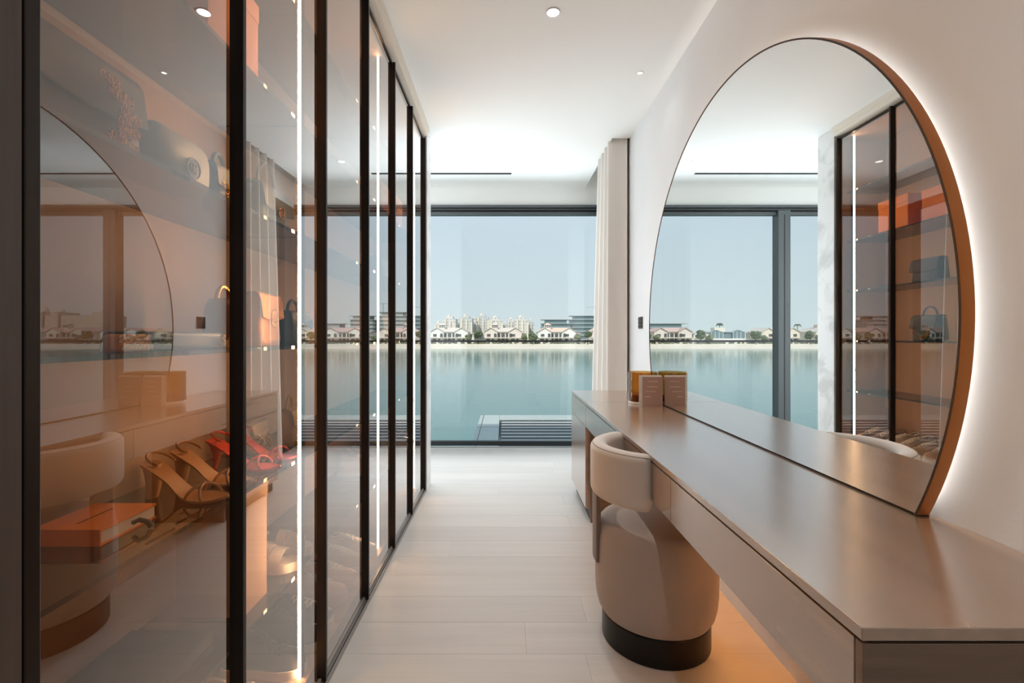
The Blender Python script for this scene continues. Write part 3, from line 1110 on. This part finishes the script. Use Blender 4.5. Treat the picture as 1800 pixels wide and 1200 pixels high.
# shelf z=1.51
b = flap_bag('structured_handbag', 'large charcoal flap handbag draped with gold chain, upper shelf nearest camera', 0.25, 0.12, 0.175, M['grey_leather'], 'handbags in the display cabinets', flap=0.62)
for q in range(3):
    chain([(0.074 + .006 * math.sin(i * .8 + q), 0.005 + 0.012 * q + 0.05 * math.sin(PI * i / 34), 0.128 - 0.118 * i / 34) for i in range(35)], 0.0046, b, M['gold'])
chain([(0.080 + .006 * math.sin(i * 1.3), 0.05 + 0.02 * math.cos(i * .6), 0.012 + 0.05 * i / 18) for i in range(19)], 0.0045, b, M['gold'])
on(b, -0.79, 0.825, 1.51)
t = local_thing('rounded_clutch', 'slate rounded box clutch with ring emblem on the upper shelf', 'bag', 'handbags in the display cabinets')
rr = []
for k in range(9):
    q = -1 + 2 * k / 8
    e = math.sqrt(max(0.0, 1 - max(0, (abs(q) - .8) / .2) ** 2)) * .1 + .9
    w2, h2, rad = 0.105 * e, 0.064 * e, 0.040
    rr.append([(0.042 * q, cy_ + rad * math.cos(c), 0.065 + cz_ + rad * math.sin(c)) for cy_, cz_, s0 in ((w2 - rad, h2 - rad, 0), (-w2 + rad, h2 - rad, 1), (-w2 + rad, -h2 + rad, 2), (w2 - rad, -h2 + rad, 3)) for c in [PI / 2 * (s0 + j / 5) for j in range(6)]])
MB().loft(rr).build('body', M['slate_leather'], t, smooth=True, auto=1.0)
emblem(t, 0.045, 0.03, 0.06, 0.024, M['alu'])
on(t, -0.79, 1.085, 1.51)
b = flap_bag('evening_bag', 'small black evening bag with gold charm beside the slate clutch', 0.09, 0.05, 0.13, M['black_leather'], 'handbags in the display cabinets', flap=0.5, handle=0.04, chainy=True)
on(b, -0.80, 1.30, 1.51)
on(flap_bag('top_handle_bag', 'grey top-handle bag on the upper shelf beyond the evening bag', 0.20, 0.09, 0.15, M['slate_leather'], 'handbags in the display cabinets', handle=0.09, em=(0.018, M['gold'])), -0.80, 1.56, 1.51)

# shelf z=1.14
t = local_thing('long_clutch', 'long dark green-black clutch lying flat on the eye-level shelf', 'bag', 'handbags in the display cabinets')
rounded_body(0.30, 0.12, 0.040, 0.9, 0.03).build('body', M['black_leather'], t, smooth=True)
chain([(0.066, 0.09 + 0.006 * i, 0.012 + .016 * math.sin(i * 1.1)) for i in range(9)], 0.006, t, M['gold'])
on(t, -0.80, 1.115, 1.14)
t = local_thing('crystal_pouch', 'small sparkling crystal pouch on the eye-level shelf', 'bag', 'handbags in the display cabinets')
rounded_body(0.085, 0.045, 0.034, 0.8, 0.015).build('body', M['tan_leather'], t, smooth=True)
cb = MB()
for k in range(170):
    a, bb = random.uniform(-.04, .04), random.uniform(.003, .032)
    cb.ball((0.0225 - .004 * bb / .034, a, bb), random.uniform(.0012, .0026), 5, 4)
tag(cb.build('crystals', M['crystal'], t), kind='stuff')
on(t, -0.735, 0.905, 1.14)
b = local_thing('bucket_bag', 'tall brown leather bucket bag with top handle on the eye-level shelf', 'bag', 'handbags in the display cabinets')
rounded_body(0.10, 0.10, 0.13, 0.72, 0.03).build('body', M['brown_leather'], b, smooth=True)
bag_handle(0.065, 0.125, 0.045, 0.006).build('handle', M['gold'], b, smooth=True)
MB().lathe([(0.030, .118), (0.036, .124), (0.036, .134), (0.030, .136)], 0, 0, 24).build('rim', M['brown_leather'], b, smooth=True)
on(b, -0.80, 1.325, 1.14)
on(flap_bag('shoulder_bag', 'tan leather flap shoulder bag with oval gold emblem', 0.14, 0.07, 0.165, M['tan_leather'], 'handbags in the display cabinets', flap=0.5, em=(0.021, M['gold'], 1.35)), -0.79, 1.515, 1.14)
b = flap_bag('bow_bag', 'black quilted bag with bow and top handle behind the tan bag', 0.16, 0.07, 0.12, M['black_leather'], 'handbags in the display cabinets', flap=0.6, handle=0.045)
for sg in (-1, 1):
    MB().loft([[(0.047, sg * q * .045, .075 + dz * (.2 + q)) for dz in (-.014, .014)] + [(0.056, sg * q * .045, .075 + dz * (.2 + q)) for dz in (.014, -.014)] for q in (0.0, .5, 1.0)]).build('bow_loop', M['black_suede'], b)
on(b, -0.79, 1.735, 1.14)

# shelf z=0.77
gb = thing('orange_gift_box', 'small flat orange gift box with dark ribbon on the shoe shelf', 'box', (-0.835, 0.955, 0.77))
box('lid', -0.905, -0.770, 0.889, 1.03, 0.797, 0.8025, M['orange_box'], gb, bevel=0.001)
box('drawer_tray', -0.903, -0.773, 0.893, 1.028, 0.774, 0.7965, M['page'], gb)
box('tray_base', -0.905, -0.770, 0.889, 1.03, 0.7705, 0.7735, M['orange_box'], gb)
box('spine', -0.905, -0.770, 0.8865, 0.889, 0.7705, 0.8025, M['orange_box'], gb)
MB().tube([(-0.769, 0.965, 0.785), (-0.755, 0.962, 0.792), (-0.742, 0.968, 0.786), (-0.738, 0.972, 0.774)], 0.005, 6).build('ribbon', M['navy'], gb, smooth=True)
lt = MB()
for k in range(14):
    lt.box(-0.842, -0.836, 0.915 + k * .006, 0.9185 + k * .006, 0.8026, 0.803)
tag(lt.build('lettering', M['dark_print'], gb), kind='stuff')
s1 = heel_sandal('heeled_sandal', 'nude heeled sandal with crystal straps, nearer of its pair', M['nude'], M['nude'], crystals=True, group='heeled sandals on the shoe shelf')
on(s1, -0.788, 1.15, 0.77, -0.10)
s2 = copy_tree(s1, 'nude heeled sandal with crystal straps, farther of its pair')
on(s2, -0.80, 1.275, 0.77, -0.06)
s3 = heel_sandal('heeled_sandal', 'coral red strappy stiletto sandal, nearer of its pair', M['red'], M['red'], heel_w=0.006, group='heeled sandals on the shoe shelf')
on(s3, -0.79, 1.41, 0.77, -0.05)
s4 = copy_tree(s3, 'coral red strappy stiletto sandal, farther of its pair')
on(s4, -0.79, 1.53, 0.77, 0.04)
b = flap_bag('mini_bag', 'small yellow leather bag standing at the end of the shoe shelf', 0.09, 0.07, 0.13, M['yellow_leather'], 'handbags in the display cabinets', flap=0.45, handle=0.05)
on(b, -0.80, 1.73, 0.77)
bg = flap_bag('beige_bag', 'beige flap bag behind the red sandals', 0.10, 0.06, 0.10, M['beige_leather'], 'handbags in the display cabinets', flap=0.5, chainy=True)
on(bg, -0.88, 1.625, 0.77)

# shelf z=0.40 and cabinet floor
gift_box('upright_box', 'tall tan card box with dark shaded side on the low shelf', -0.90, -0.715, 1.275, 1.40, 0.4005, 0.742, M['tan_card'], group='boxes in the display cabinets')
gift_box('flat_box', 'wide flat dark brown box on the low shelf nearest the camera', -0.94, -0.735, 0.74, 1.175, 0.4005, 0.43, M['dark_card'], group='boxes in the display cabinets')
w1s = flat_sandal('flat_sandal', 'white leather flat sandal on the low shelf beside the tan box, nearer one', M['white_leather'], 'flat sandals on the low shelf')
on(w1s, -0.80, 1.545, 0.40, 0.0)
on(copy_tree(w1s, 'white leather flat sandal on the low shelf, farther of its pair'), -0.80, 1.655, 0.40, 0.0)
bs = sneaker('chunky_trainer', 'black suede trainer with thick white sole on the cabinet floor, nearer one', M['black_suede'], M['rubber'], 'trainers on the cabinet floor', lace=M['black_leather'], high=1.35)
on(bs, -0.795, 1.545, BASE)
on(copy_tree(bs, 'black suede trainer with thick white sole on the cabinet floor, farther one'), -0.79, 1.675, BASE)
sv = flat_sandal('silver_sandal', 'silver pink metallic sandal on the cabinet floor, nearer one', M['silver_leather'], 'silver sandals on the cabinet floor')
on(sv, -0.79, 1.26, BASE)
on(copy_tree(sv, 'silver pink metallic sandal on the cabinet floor, farther one'), -0.79, 1.38, BASE)
bw = sneaker('trainer', 'black and white trainer on the cabinet floor before the blush trainers', M['black_leather'], M['rubber'], 'trainers on the cabinet floor', lace=M['lace'])
on(bw, -0.80, 1.80, BASE)
pk = sneaker('trainer', 'blush pink leather trainer on the cabinet floor, nearer of its pair', M['pink_leather'], M['pink_leather'], 'trainers on the cabinet floor', lace=M['lace'])
on(pk, -0.80, 1.965, BASE)
on(copy_tree(pk, 'blush pink leather trainer on the cabinet floor, farther of its pair'), -0.795, 2.085, BASE)
wh = sneaker('trainer', 'cream white leather trainer on the cabinet floor, nearer of its pair', M['white_leather'], M['rubber'], 'trainers on the cabinet floor', lace=M['lace'])
on(wh, -0.80, 2.225, BASE, 0.0, 1.05)
on(copy_tree(wh, 'cream white leather trainer on the cabinet floor, farther of its pair'), -0.79, 2.35, BASE, 0.0, 1.05)
LOWP = [('pale pink', 'pink_leather', 2.62), ('beige', 'beige_leather', 2.84), ('cream', 'white_leather', 3.06), ('rose', 'silver_leather', 3.28)]
for nm, mt, yy in LOWP:
    a = sneaker('trainer', '%s trainer on the low shelf of the far cabinet, nearer of its pair' % nm, M[mt], M['rubber'], 'trainers on the low shelf of the far cabinet', lace=M['lace'])
    on(a, -0.80, yy, 0.40)
    on(copy_tree(a, '%s trainer on the low shelf of the far cabinet, farther of its pair' % nm), -0.80, yy + 0.105, 0.40)
# higher shelves
gift_box('orange_box', 'orange gift box on the top shelf nearest the camera', -0.93, -0.72, 1.13, 1.36, 1.8805, 2.13, M['orange_box'], group='orange boxes on the top shelf')
gift_box('orange_box', 'larger orange box on the top shelf of the far cabinet', -0.93, -0.72, 3.02, 3.26, 1.8805, 2.10, M['orange_box'], group='orange boxes on the top shelf')
gift_box('orange_box', 'narrower orange box beside the larger one in the far cabinet', -0.93, -0.72, 2.72, 2.92, 1.8805, 2.08, M['orange_box'], group='orange boxes on the top shelf')
on(flap_bag('dark_bag', 'navy blue flap bag on the upper shelf of the far cabinet', 0.20, 0.09, 0.15, M['navy'], 'handbags in the display cabinets'), -0.80, 2.95, 1.51)
on(flap_bag('black_tote', 'black bag with arched handle on the eye-level shelf of the far cabinet', 0.18, 0.10, 0.16, M['black_leather'], 'handbags in the display cabinets', handle=0.06, chainy=True), -0.80, 2.95, 1.14)

# ------------------------------------------------------------------ outside: balustrade, pergola roof, water, far shore
t = thing('glass_balustrade', 'frameless glass balustrade with thin black handrail outside the window', 'railing', (0, 5.35, -0.15))
box('handrail', -3.0, 1.36, 5.335, 5.365, 1.104, 1.127, M['black'], t)
MB().box(1.33, 1.36, 3.4, 5.335, 1.112, 1.126).build('handrail', M['black'], t)
for k in range(4):
    box('glass_panel', -2.99 + k * 1.085, -2.99 + k * 1.085 + 1.075, 5.343, 5.357, -0.14, 1.104, M['rail_glass'], t)
box('glass_panel', 1.338, 1.352, 3.4, 5.33, -0.14, 1.104, M['rail_glass'], t)
box('base_shoe', -3.0, 1.36, 5.33, 5.37, -0.40, -0.14, M['alu'], t)
box('base_shoe', 1.325, 1.365, 3.4, 5.33, -0.40, -0.14, M['alu'], t)

PZ = -0.30
t = thing('louvre_pergola', 'dark louvred pergola roof in a pale frame below the window', 'pergola', (2.8, 7.0, PZ - 0.3))
box('side_beam', -0.46, -0.10, 5.6, 8.72, PZ - 0.30, PZ, M['roof_slab'], t, bevel=0.01)
box('beam_joint', -0.455, -0.105, 7.55, 7.56, PZ, PZ + 0.002, M['alu'], t)
box('gutter_line', -0.40, -0.39, 5.6, 8.72, PZ, PZ + 0.004, M['alu_dark'], t)
box('far_beam', -0.10, 7.0, 8.30, 8.72, PZ - 0.30, PZ, M['roof_slab'], t, bevel=0.01)
box('inner_frame', -0.10, 7.0, 8.10, 8.30, PZ - 0.28, PZ - 0.02, M['louvre'], t)
yy = 8.06
k = 0
while yy > 5.7:
    bl = MB().prism([(yy - 0.20, PZ - 0.045), (yy - 0.19, PZ - 0.055), (yy, PZ - 0.03), (yy, PZ - 0.02), (yy - 0.02, PZ - 0.018)], 'x', -0.08, 6.95).build('louvre_blade', M['louvre'], t)
    MB().box(-0.06, 6.94, yy + 0.004, yy + 0.034, PZ - 0.030, PZ - 0.012).build('gap_strip', M['louvre_gap'], bl)  # white strip painted in for the bright slit between blades
    yy -= 0.232
box('post', -0.40, -0.25, 8.45, 8.60, -4.6, PZ - 0.30, M['roof_slab'], t)

WZ = -4.3
wat = MB().add([(-900, 4.6, WZ), (900, 4.6, WZ), (900, 206, WZ), (-900, 206, WZ)], [(0, 1, 2, 3)]).build('sea', M['water'], origin=False)
tag(wat, 'calm turquoise lagoon water between the house and the far beach', 'water', kind='stuff')
bch = MB().prism([(203.5, WZ - 1.0), (203.5, WZ + 0.02), (206, WZ + 0.7), (209.5, -2.3), (211.5, -1.985), (215, -1.98), (215, WZ - 1)], 'x', -900, 900).build('beach', M['sand'], origin=False)
tag(bch, 'strip of pale sand beach along the far shore', 'beach', kind='stuff')
lnd = MB().box(-1400, 1400, 215, 900, WZ - 1, -1.97).build('land', M['land'], origin=False)
tag(lnd, 'flat land of the far shore behind the villas', 'ground', kind='structure')

VB = -1.97


def villa(cx, wall, roof, label, tower=True, w=17.4, red=False, mirror=False):
    t = thing('villa', label, 'villa', (cx, 214, VB), 'villas along the far shore')
    sx = -1 if mirror else 1
    X = lambda a: cx + sx * a
    bx_ = lambda nm, a, b, y0, y1, z0, z1, m, p=t: box(nm, min(X(a), X(b)), max(X(a), X(b)), y0, y1, VB + z0, VB + z1, m, p)
    for a, b in ((-8.6, -2.6), (2.6, 8.6)):
        c = (a + b) / 2
        MB().prism([(X(a), VB), (X(b), VB), (X(b), VB + 5.2), (X(c), VB + 6.9), (X(a), VB + 5.2)], 'y', 213.0, 226).build('wing_wall', wall, t)
        for e in (a - .35, b + .35):
            MB().prism([(X(e), VB + 5.06), (X(c), VB + 6.98), (X(c), VB + 7.2), (X(e), VB + 5.28)], 'y', 212.6, 226.4).build('wing_roof', roof, t)
        wn_ = bx_('window', c - 1.7, c - .1, 212.9, 213.05, 3.0, 4.2, M['villa_win'])
        bx_('window_frame', c - 1.8, c, 212.86, 212.9, 2.9, 3.0, wall, wn_)
        ac = b - .9 if a < 0 else a + .9
        MB().prism([(X(ac - .62), VB + 2.75), (X(ac + .62), VB + 2.75)] + [(X(ac + .62 * math.cos(q)), VB + 3.9 + .62 * math.sin(q)) for q in [PI * i / 8 for i in range(9)]], 'y', 212.9, 213.05).build('arched_window', M['villa_win'], t)
        bx_('balcony', a - .1, b + .1, 211.8, 213.0, 2.25, 2.7, M['balcony'])
        bx_('ground_window', c - 1.9, c - .3, 212.9, 213.05, .7, 2.0, M['villa_win'])
        bx_('ground_window', c + .5, c + 1.5, 212.9, 213.05, .2, 2.0, M['villa_win'])
    bx_('hall_wall', -2.6, 2.6, 214.6, 226, 0, 5.3, wall)
    MB().prism([(214.0, VB + 5.2), (219.5, VB + 7.2), (225.5, VB + 5.2)], 'x', cx - 5.4, cx + 5.4).build('main_roof', roof, t)
    for a, b in ((-2.3, -1.3), (-.8, .8), (1.3, 2.3)):
        bx_('tall_window', a, b, 214.5, 214.65, 2.75, 4.6, M['villa_win'])
        bx_('ground_door', a, b, 214.5, 214.65, .1, 2.1, M['villa_win'])
    bx_('terrace', -2.6, 2.6, 212.0, 214.6, 2.25, 2.65, M['balcony'])
    if tower:
        tw = bx_('tower', -5.2, -2.4, 217, 219.8, 6.4, 8.4, wall)
        for q in range(3):
            bx_('tower_slot', -4.9 + q * .9, -4.4 + q * .9, 216.94, 217.05, 7.1, 8.2, M['villa_win'], tw)
        MB().add([(X(-5.6), 216.6, VB + 8.4), (X(-2.0), 216.6, VB + 8.4), (X(-2.0), 220.2, VB + 8.4), (X(-5.6), 220.2, VB + 8.4), (X(-3.8), 218.4, VB + 9.5)],
                 [(0, 1, 4), (1, 2, 4), (2, 3, 4), (3, 0, 4), (3, 2, 1, 0)]).build('tower_roof', roof, tw)
    bx_('annex', 8.6, 11.0, 216, 224, 0, 4.4, wall)
    bx_('annex_roof', 8.5, 11.3, 215.6, 224.4, 4.4, 4.75, roof)
    bx_('annex_window', 9.2, 10.4, 215.9, 216.05, 2.8, 4.0, M['villa_win'])
    return t


ordn = ['', 'first', 'second', 'third', 'fourth', 'fifth', 'sixth', 'seventh', 'eighth']
walls = ['villa_cream', 'villa_white', 'villa_pink', 'villa_white', 'villa_cream']
roofs = ['roof_tan', 'roof_red', 'roof_orange', 'roof_tan', 'roof_red']
for k in range(-9, 10):
    cx = 24.6 * k - 1.0
    if k == -1:
        villa(cx, M['villa_white'], M['roof_tan'], 'white villa with tan roof, leftmost of three through the window')
    elif k == 0:
        villa(cx, M['villa_pink'], M['roof_tan'], 'pinkish beige villa in the middle of three through the window')
    elif k == 1:
        villa(cx, M['villa_white'], M['roof_orange'], 'white villa with orange roof, rightmost of three through the window')
    elif k == -4:
        # flat-roofed glazed house
        t = thing('glass_house', 'low flat-roofed house with glazed gable fronts, seen in the round mirror', 'villa', (cx, 214, VB))
        box('terrace_wall', cx - 12, cx + 12, 211.5, 213, VB, VB + 2.2, M['villa_white'], t)
        box('body', cx - 9, cx + 9, 214, 224, VB + 2.2, VB + 5.0, M['villa_white'], t)
        box('roof', cx - 9.6, cx + 9.6, 213.2, 224.6, VB + 5.0, VB + 5.35, M['concrete'], t)
        for a in (-5.5, 4.5):
            MB().prism([(cx + a - 2.8, VB + 2.2), (cx + a + 2.8, VB + 2.2), (cx + a + 2.8, VB + 5.0), (cx + a, VB + 6.1), (cx + a - 2.8, VB + 5.0)], 'y', 213.0, 216).build('glazed_gable', M['curtain_wall'], t)
            for q in range(4):
                box('fin', cx + a - 2.8 + q * 1.83, cx + a - 2.65 + q * 1.83, 212.9, 213.0, VB + 2.2, VB + 5.2, M['villa_white'], t)
        box('glazing', cx - 2.4, cx + 1.5, 213.8, 214, VB + 2.4, VB + 4.8, M['curtain_wall'], t)
        box('penthouse', cx - 1, cx + 4, 217, 221, VB + 5.35, VB + 7.2, M['villa_cream'], t)
    else:
        i = abs(k)
        if k > 1:
            lab = '%s villa to the right of the orange-roofed villa, seen in the cabinet glass' % ordn[i - 1]
        elif k > -4:
            lab = '%s villa to the left of the leftmost white villa, seen in the mirror' % ordn[i - 1]
        else:
            lab = '%s villa beyond the flat-roofed glazed house, seen in reflections' % ordn[i - 4]
        villa(cx, M[walls[k % 5]], M[roofs[(k * 2) % 5]], lab, tower=(k % 2 == 0 or k == -5), mirror=(k % 3 == 0))


def make_tree(label, x, y, h, r, mat, group):
    t = thing('leafy_tree', label, 'tree', (x, y, VB), group)
    MB().tube([(x, y, VB - .45), (x + .1, y, VB + h * .3), (x, y, VB + h * .6)], [.22, .17, .1], 6).build('trunk', M['trunk'], t, smooth=True)
    mb = MB()
    for q in range(9):
        a = random.uniform(0, 2 * PI)
        d = r * random.uniform(.1, .62)
        mb.ball((x + d * math.cos(a), y + d * .7 * math.sin(a), VB + h * random.uniform(.50, .84)), r * random.uniform(.42, .62), 10, 7, (1, 1, .8), jit=0.28)
    tag(mb.build('foliage', mat, t), kind='stuff')
    return t


gap = {-1: 'between the left white villa and the pink-beige villa', 0: 'between the pink-beige villa and the orange-roofed villa', 1: 'just right of the orange-roofed villa'}
for k in range(-9, 10):
    cx = 24.6 * k - 1.0 + 12.6
    if k in gap:
        wh = gap[k]
    elif k > 1:
        wh = 'beside the %s villa right of the orange-roofed one' % ordn[k - 1]
    elif k > -4:
        wh = 'beside the %s villa left of the leftmost white one' % ordn[-k - 1]
    elif k == -4:
        wh = 'beside the flat-roofed glazed house'
    else:
        wh = 'beside the %s villa beyond the glazed house' % ordn[-k - 4]
    make_tree('larger tree ' + wh, cx + 0.75, 209.2 + random.uniform(0, .3), random.uniform(4.9, 6.0), random.uniform(2.1, 2.5), M['leaf'], 'trees between the far villas')
    make_tree('lower tree ' + wh, cx - 3.4, 209.6 + random.uniform(0, .3), random.uniform(3.4, 4.2), random.uniform(1.6, 1.9), M['leaf2'], 'trees between the far villas')

# hedge of shrubs at the top of the beach, too small to count
mb = MB()
x = -240
while x < 240:
    mb.ball((x, 210.6, VB + .25), random.uniform(.5, .9), 7, 5, (1.3, .6, .8), jit=.25)
    x += random.uniform(1.0, 3.4)
tag(mb.build('shrub_row', M['leaf2'], origin=False), 'low row of shrubs at the top of the far beach', 'shrubs', kind='stuff')


def palm(label, x, y, h):
    t = thing('palm_tree', label, 'tree', (x, y, VB), 'palms on the far shore')
    MB().tube([(x, y, VB), (x + .15, y, VB + h * .5), (x + .1, y, VB + h)], [.22, .16, .14], 6).build('trunk', M['trunk'], t, smooth=True)
    mb = MB()
    for q in range(12):
        a = 2 * PI * q / 12 + random.uniform(-.2, .2)
        P = [(x + .1 + 1.7 * s * math.cos(a), y + 1.7 * s * math.sin(a), VB + h + .8 * math.sin(PI * s * .9) - .9 * s * s) for s in [i / 6 for i in range(7)]]
        mb.tube(P, [.05, .22, .28, .26, .2, .12, .03], 4)
    tag(mb.build('fronds', M['leaf'], t), kind='stuff')


palm('slim palm above the flat-roofed glazed house in the mirror', -103.5, 229, 8.8)
palm('slim palm left of the villa with tower in the mirror', -133.0, 231, 8.8)
palm('slim palm beyond the tower villa, near the marble edge in the mirror', -143.0, 231, 8.4)

# apartment blocks behind the villas
AY = 420.0
px2x = lambda px: (px - 888) * AY / F_PX
row2z = lambda r: EYE + (591 - r) * AY / F_PX


def apartment(label, p0, p1, r, mat, steps=1, y=AY):
    k = y / F_PX
    x0, x1, z1 = (p0 - 888) * k, (p1 - 888) * k, EYE + (591 - r) * k
    t = thing('apartment_block', label, 'building', ((x0 + x1) / 2, y, VB), 'apartment blocks behind the villas')
    box('tower_wall', x0, x1, y, y + 18, VB, z1, mat, t)
    w = x1 - x0
    pb = box('penthouse', x0 + w * .2, x1 - w * .25, y + 2, y + 14, z1, z1 + 2.2, mat, t)
    box('roof_hut', x0 + w * .3, x0 + w * .5, y + 3, y + 8, z1 + 2.2, z1 + 3.8, M['villa_cream'], pb)
    for q in range(3):
        xx = x0 + w * (0.12 + .38 * q)
        box('bay', xx, xx + w * .12, y - 1.0, y, VB, z1 - 2.0 * q, M['villa_cream'], t)
    return t


blocks = [(763, 779, 571, 'apt_a'), (779, 801, 560, 'apt_a'), (802, 809, 563, 'apt_b'), (808, 830, 559, 'apt_b'), (830, 838, 563, 'apt_a'), (837, 859, 557, 'apt_b'),
          (859, 884, 562, 'apt_a'), (883, 894, 571, 'apt_b'), (892, 906, 564, 'apt_a'), (905, 929, 561, 'apt_a'), (928, 939, 566, 'apt_b')]
nw = ['leftmost', 'second', 'third', 'fourth', 'fifth', 'sixth', 'seventh', 'eighth', 'ninth', 'tenth', 'rightmost']
for i, (a, b, r, mt) in enumerate(blocks):
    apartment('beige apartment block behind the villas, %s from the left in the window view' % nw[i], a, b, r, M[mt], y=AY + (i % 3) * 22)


def slab_block(label, x0, x1, floors, y, glaz, crane=False):
    t = thing('concrete_frame_building', label, 'building', ((x0 + x1) / 2, y, VB), 'half-built blocks behind the villas')
    H = 3.6
    for f in range(floors + 1):
        box('floor_slab', x0 - .6, x1 + .6, y - .8, y + 16, VB + f * H, VB + f * H + .5, M['concrete'], t)
    for f in range(floors):
        ind = 0 if f < floors - 1 else (x1 - x0) * .12
        box('glazing', x0 + ind, x1 - ind, y + .4, y + 15.5, VB + f * H + .5, VB + (f + 1) * H, glaz, t)
    if crane:
        c = box('crane_mast', x1 - 4, x1 - 3, y + 4, y + 5, VB + floors * H, VB + floors * H + 9, M['concrete'], t)
        box('crane_jib', x1 - 12, x1 - 1, y + 4.3, y + 4.7, VB + floors * H + 8, VB + floors * H + 8.6, M['concrete'], c)


slab_block('low blue-grey half-built block behind the orange-roofed villa', 33.5, 58.4, 5, 420, M['curtain_wall'])
slab_block('taller blue-grey half-built block with crane beside the curtain', 60, 86, 6, 424, M['curtain_wall'], True)
slab_block('first grey half-built block in the cabinet glass reflection', 90, 116, 7, 430, M['concrete'], True)
slab_block('second grey half-built block in the cabinet glass reflection', 120, 140, 6, 425, M['concrete'])
slab_block('third grey half-built block in the cabinet glass reflection', 146, 164, 4, 420, M['concrete'])
slab_block('long low stepped block behind the villa at the left of the mirror', -162, -120, 4, 420, M['curtain_wall'])
slab_block('pale low block behind the villas at the far right of the shore', 330, 380, 6, 430, M['concrete'])

t = thing('domed_hotel', 'large domed beige hotel reflected in the nearest cabinet glass', 'building', (-385, 420, VB))
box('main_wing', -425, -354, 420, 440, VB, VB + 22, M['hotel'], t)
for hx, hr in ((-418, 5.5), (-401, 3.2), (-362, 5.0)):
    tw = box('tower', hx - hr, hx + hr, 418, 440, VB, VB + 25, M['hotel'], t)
    MB().lathe([(hr * .9, VB + 25), (hr * .88, VB + 26), (hr * .6, VB + 25 + hr * .8), (hr * .2, VB + 25 + hr * 1.05), (0.05, VB + 25 + hr * 1.3)], hx, 425, 16).build('dome', M['dome'], tw, smooth=True)
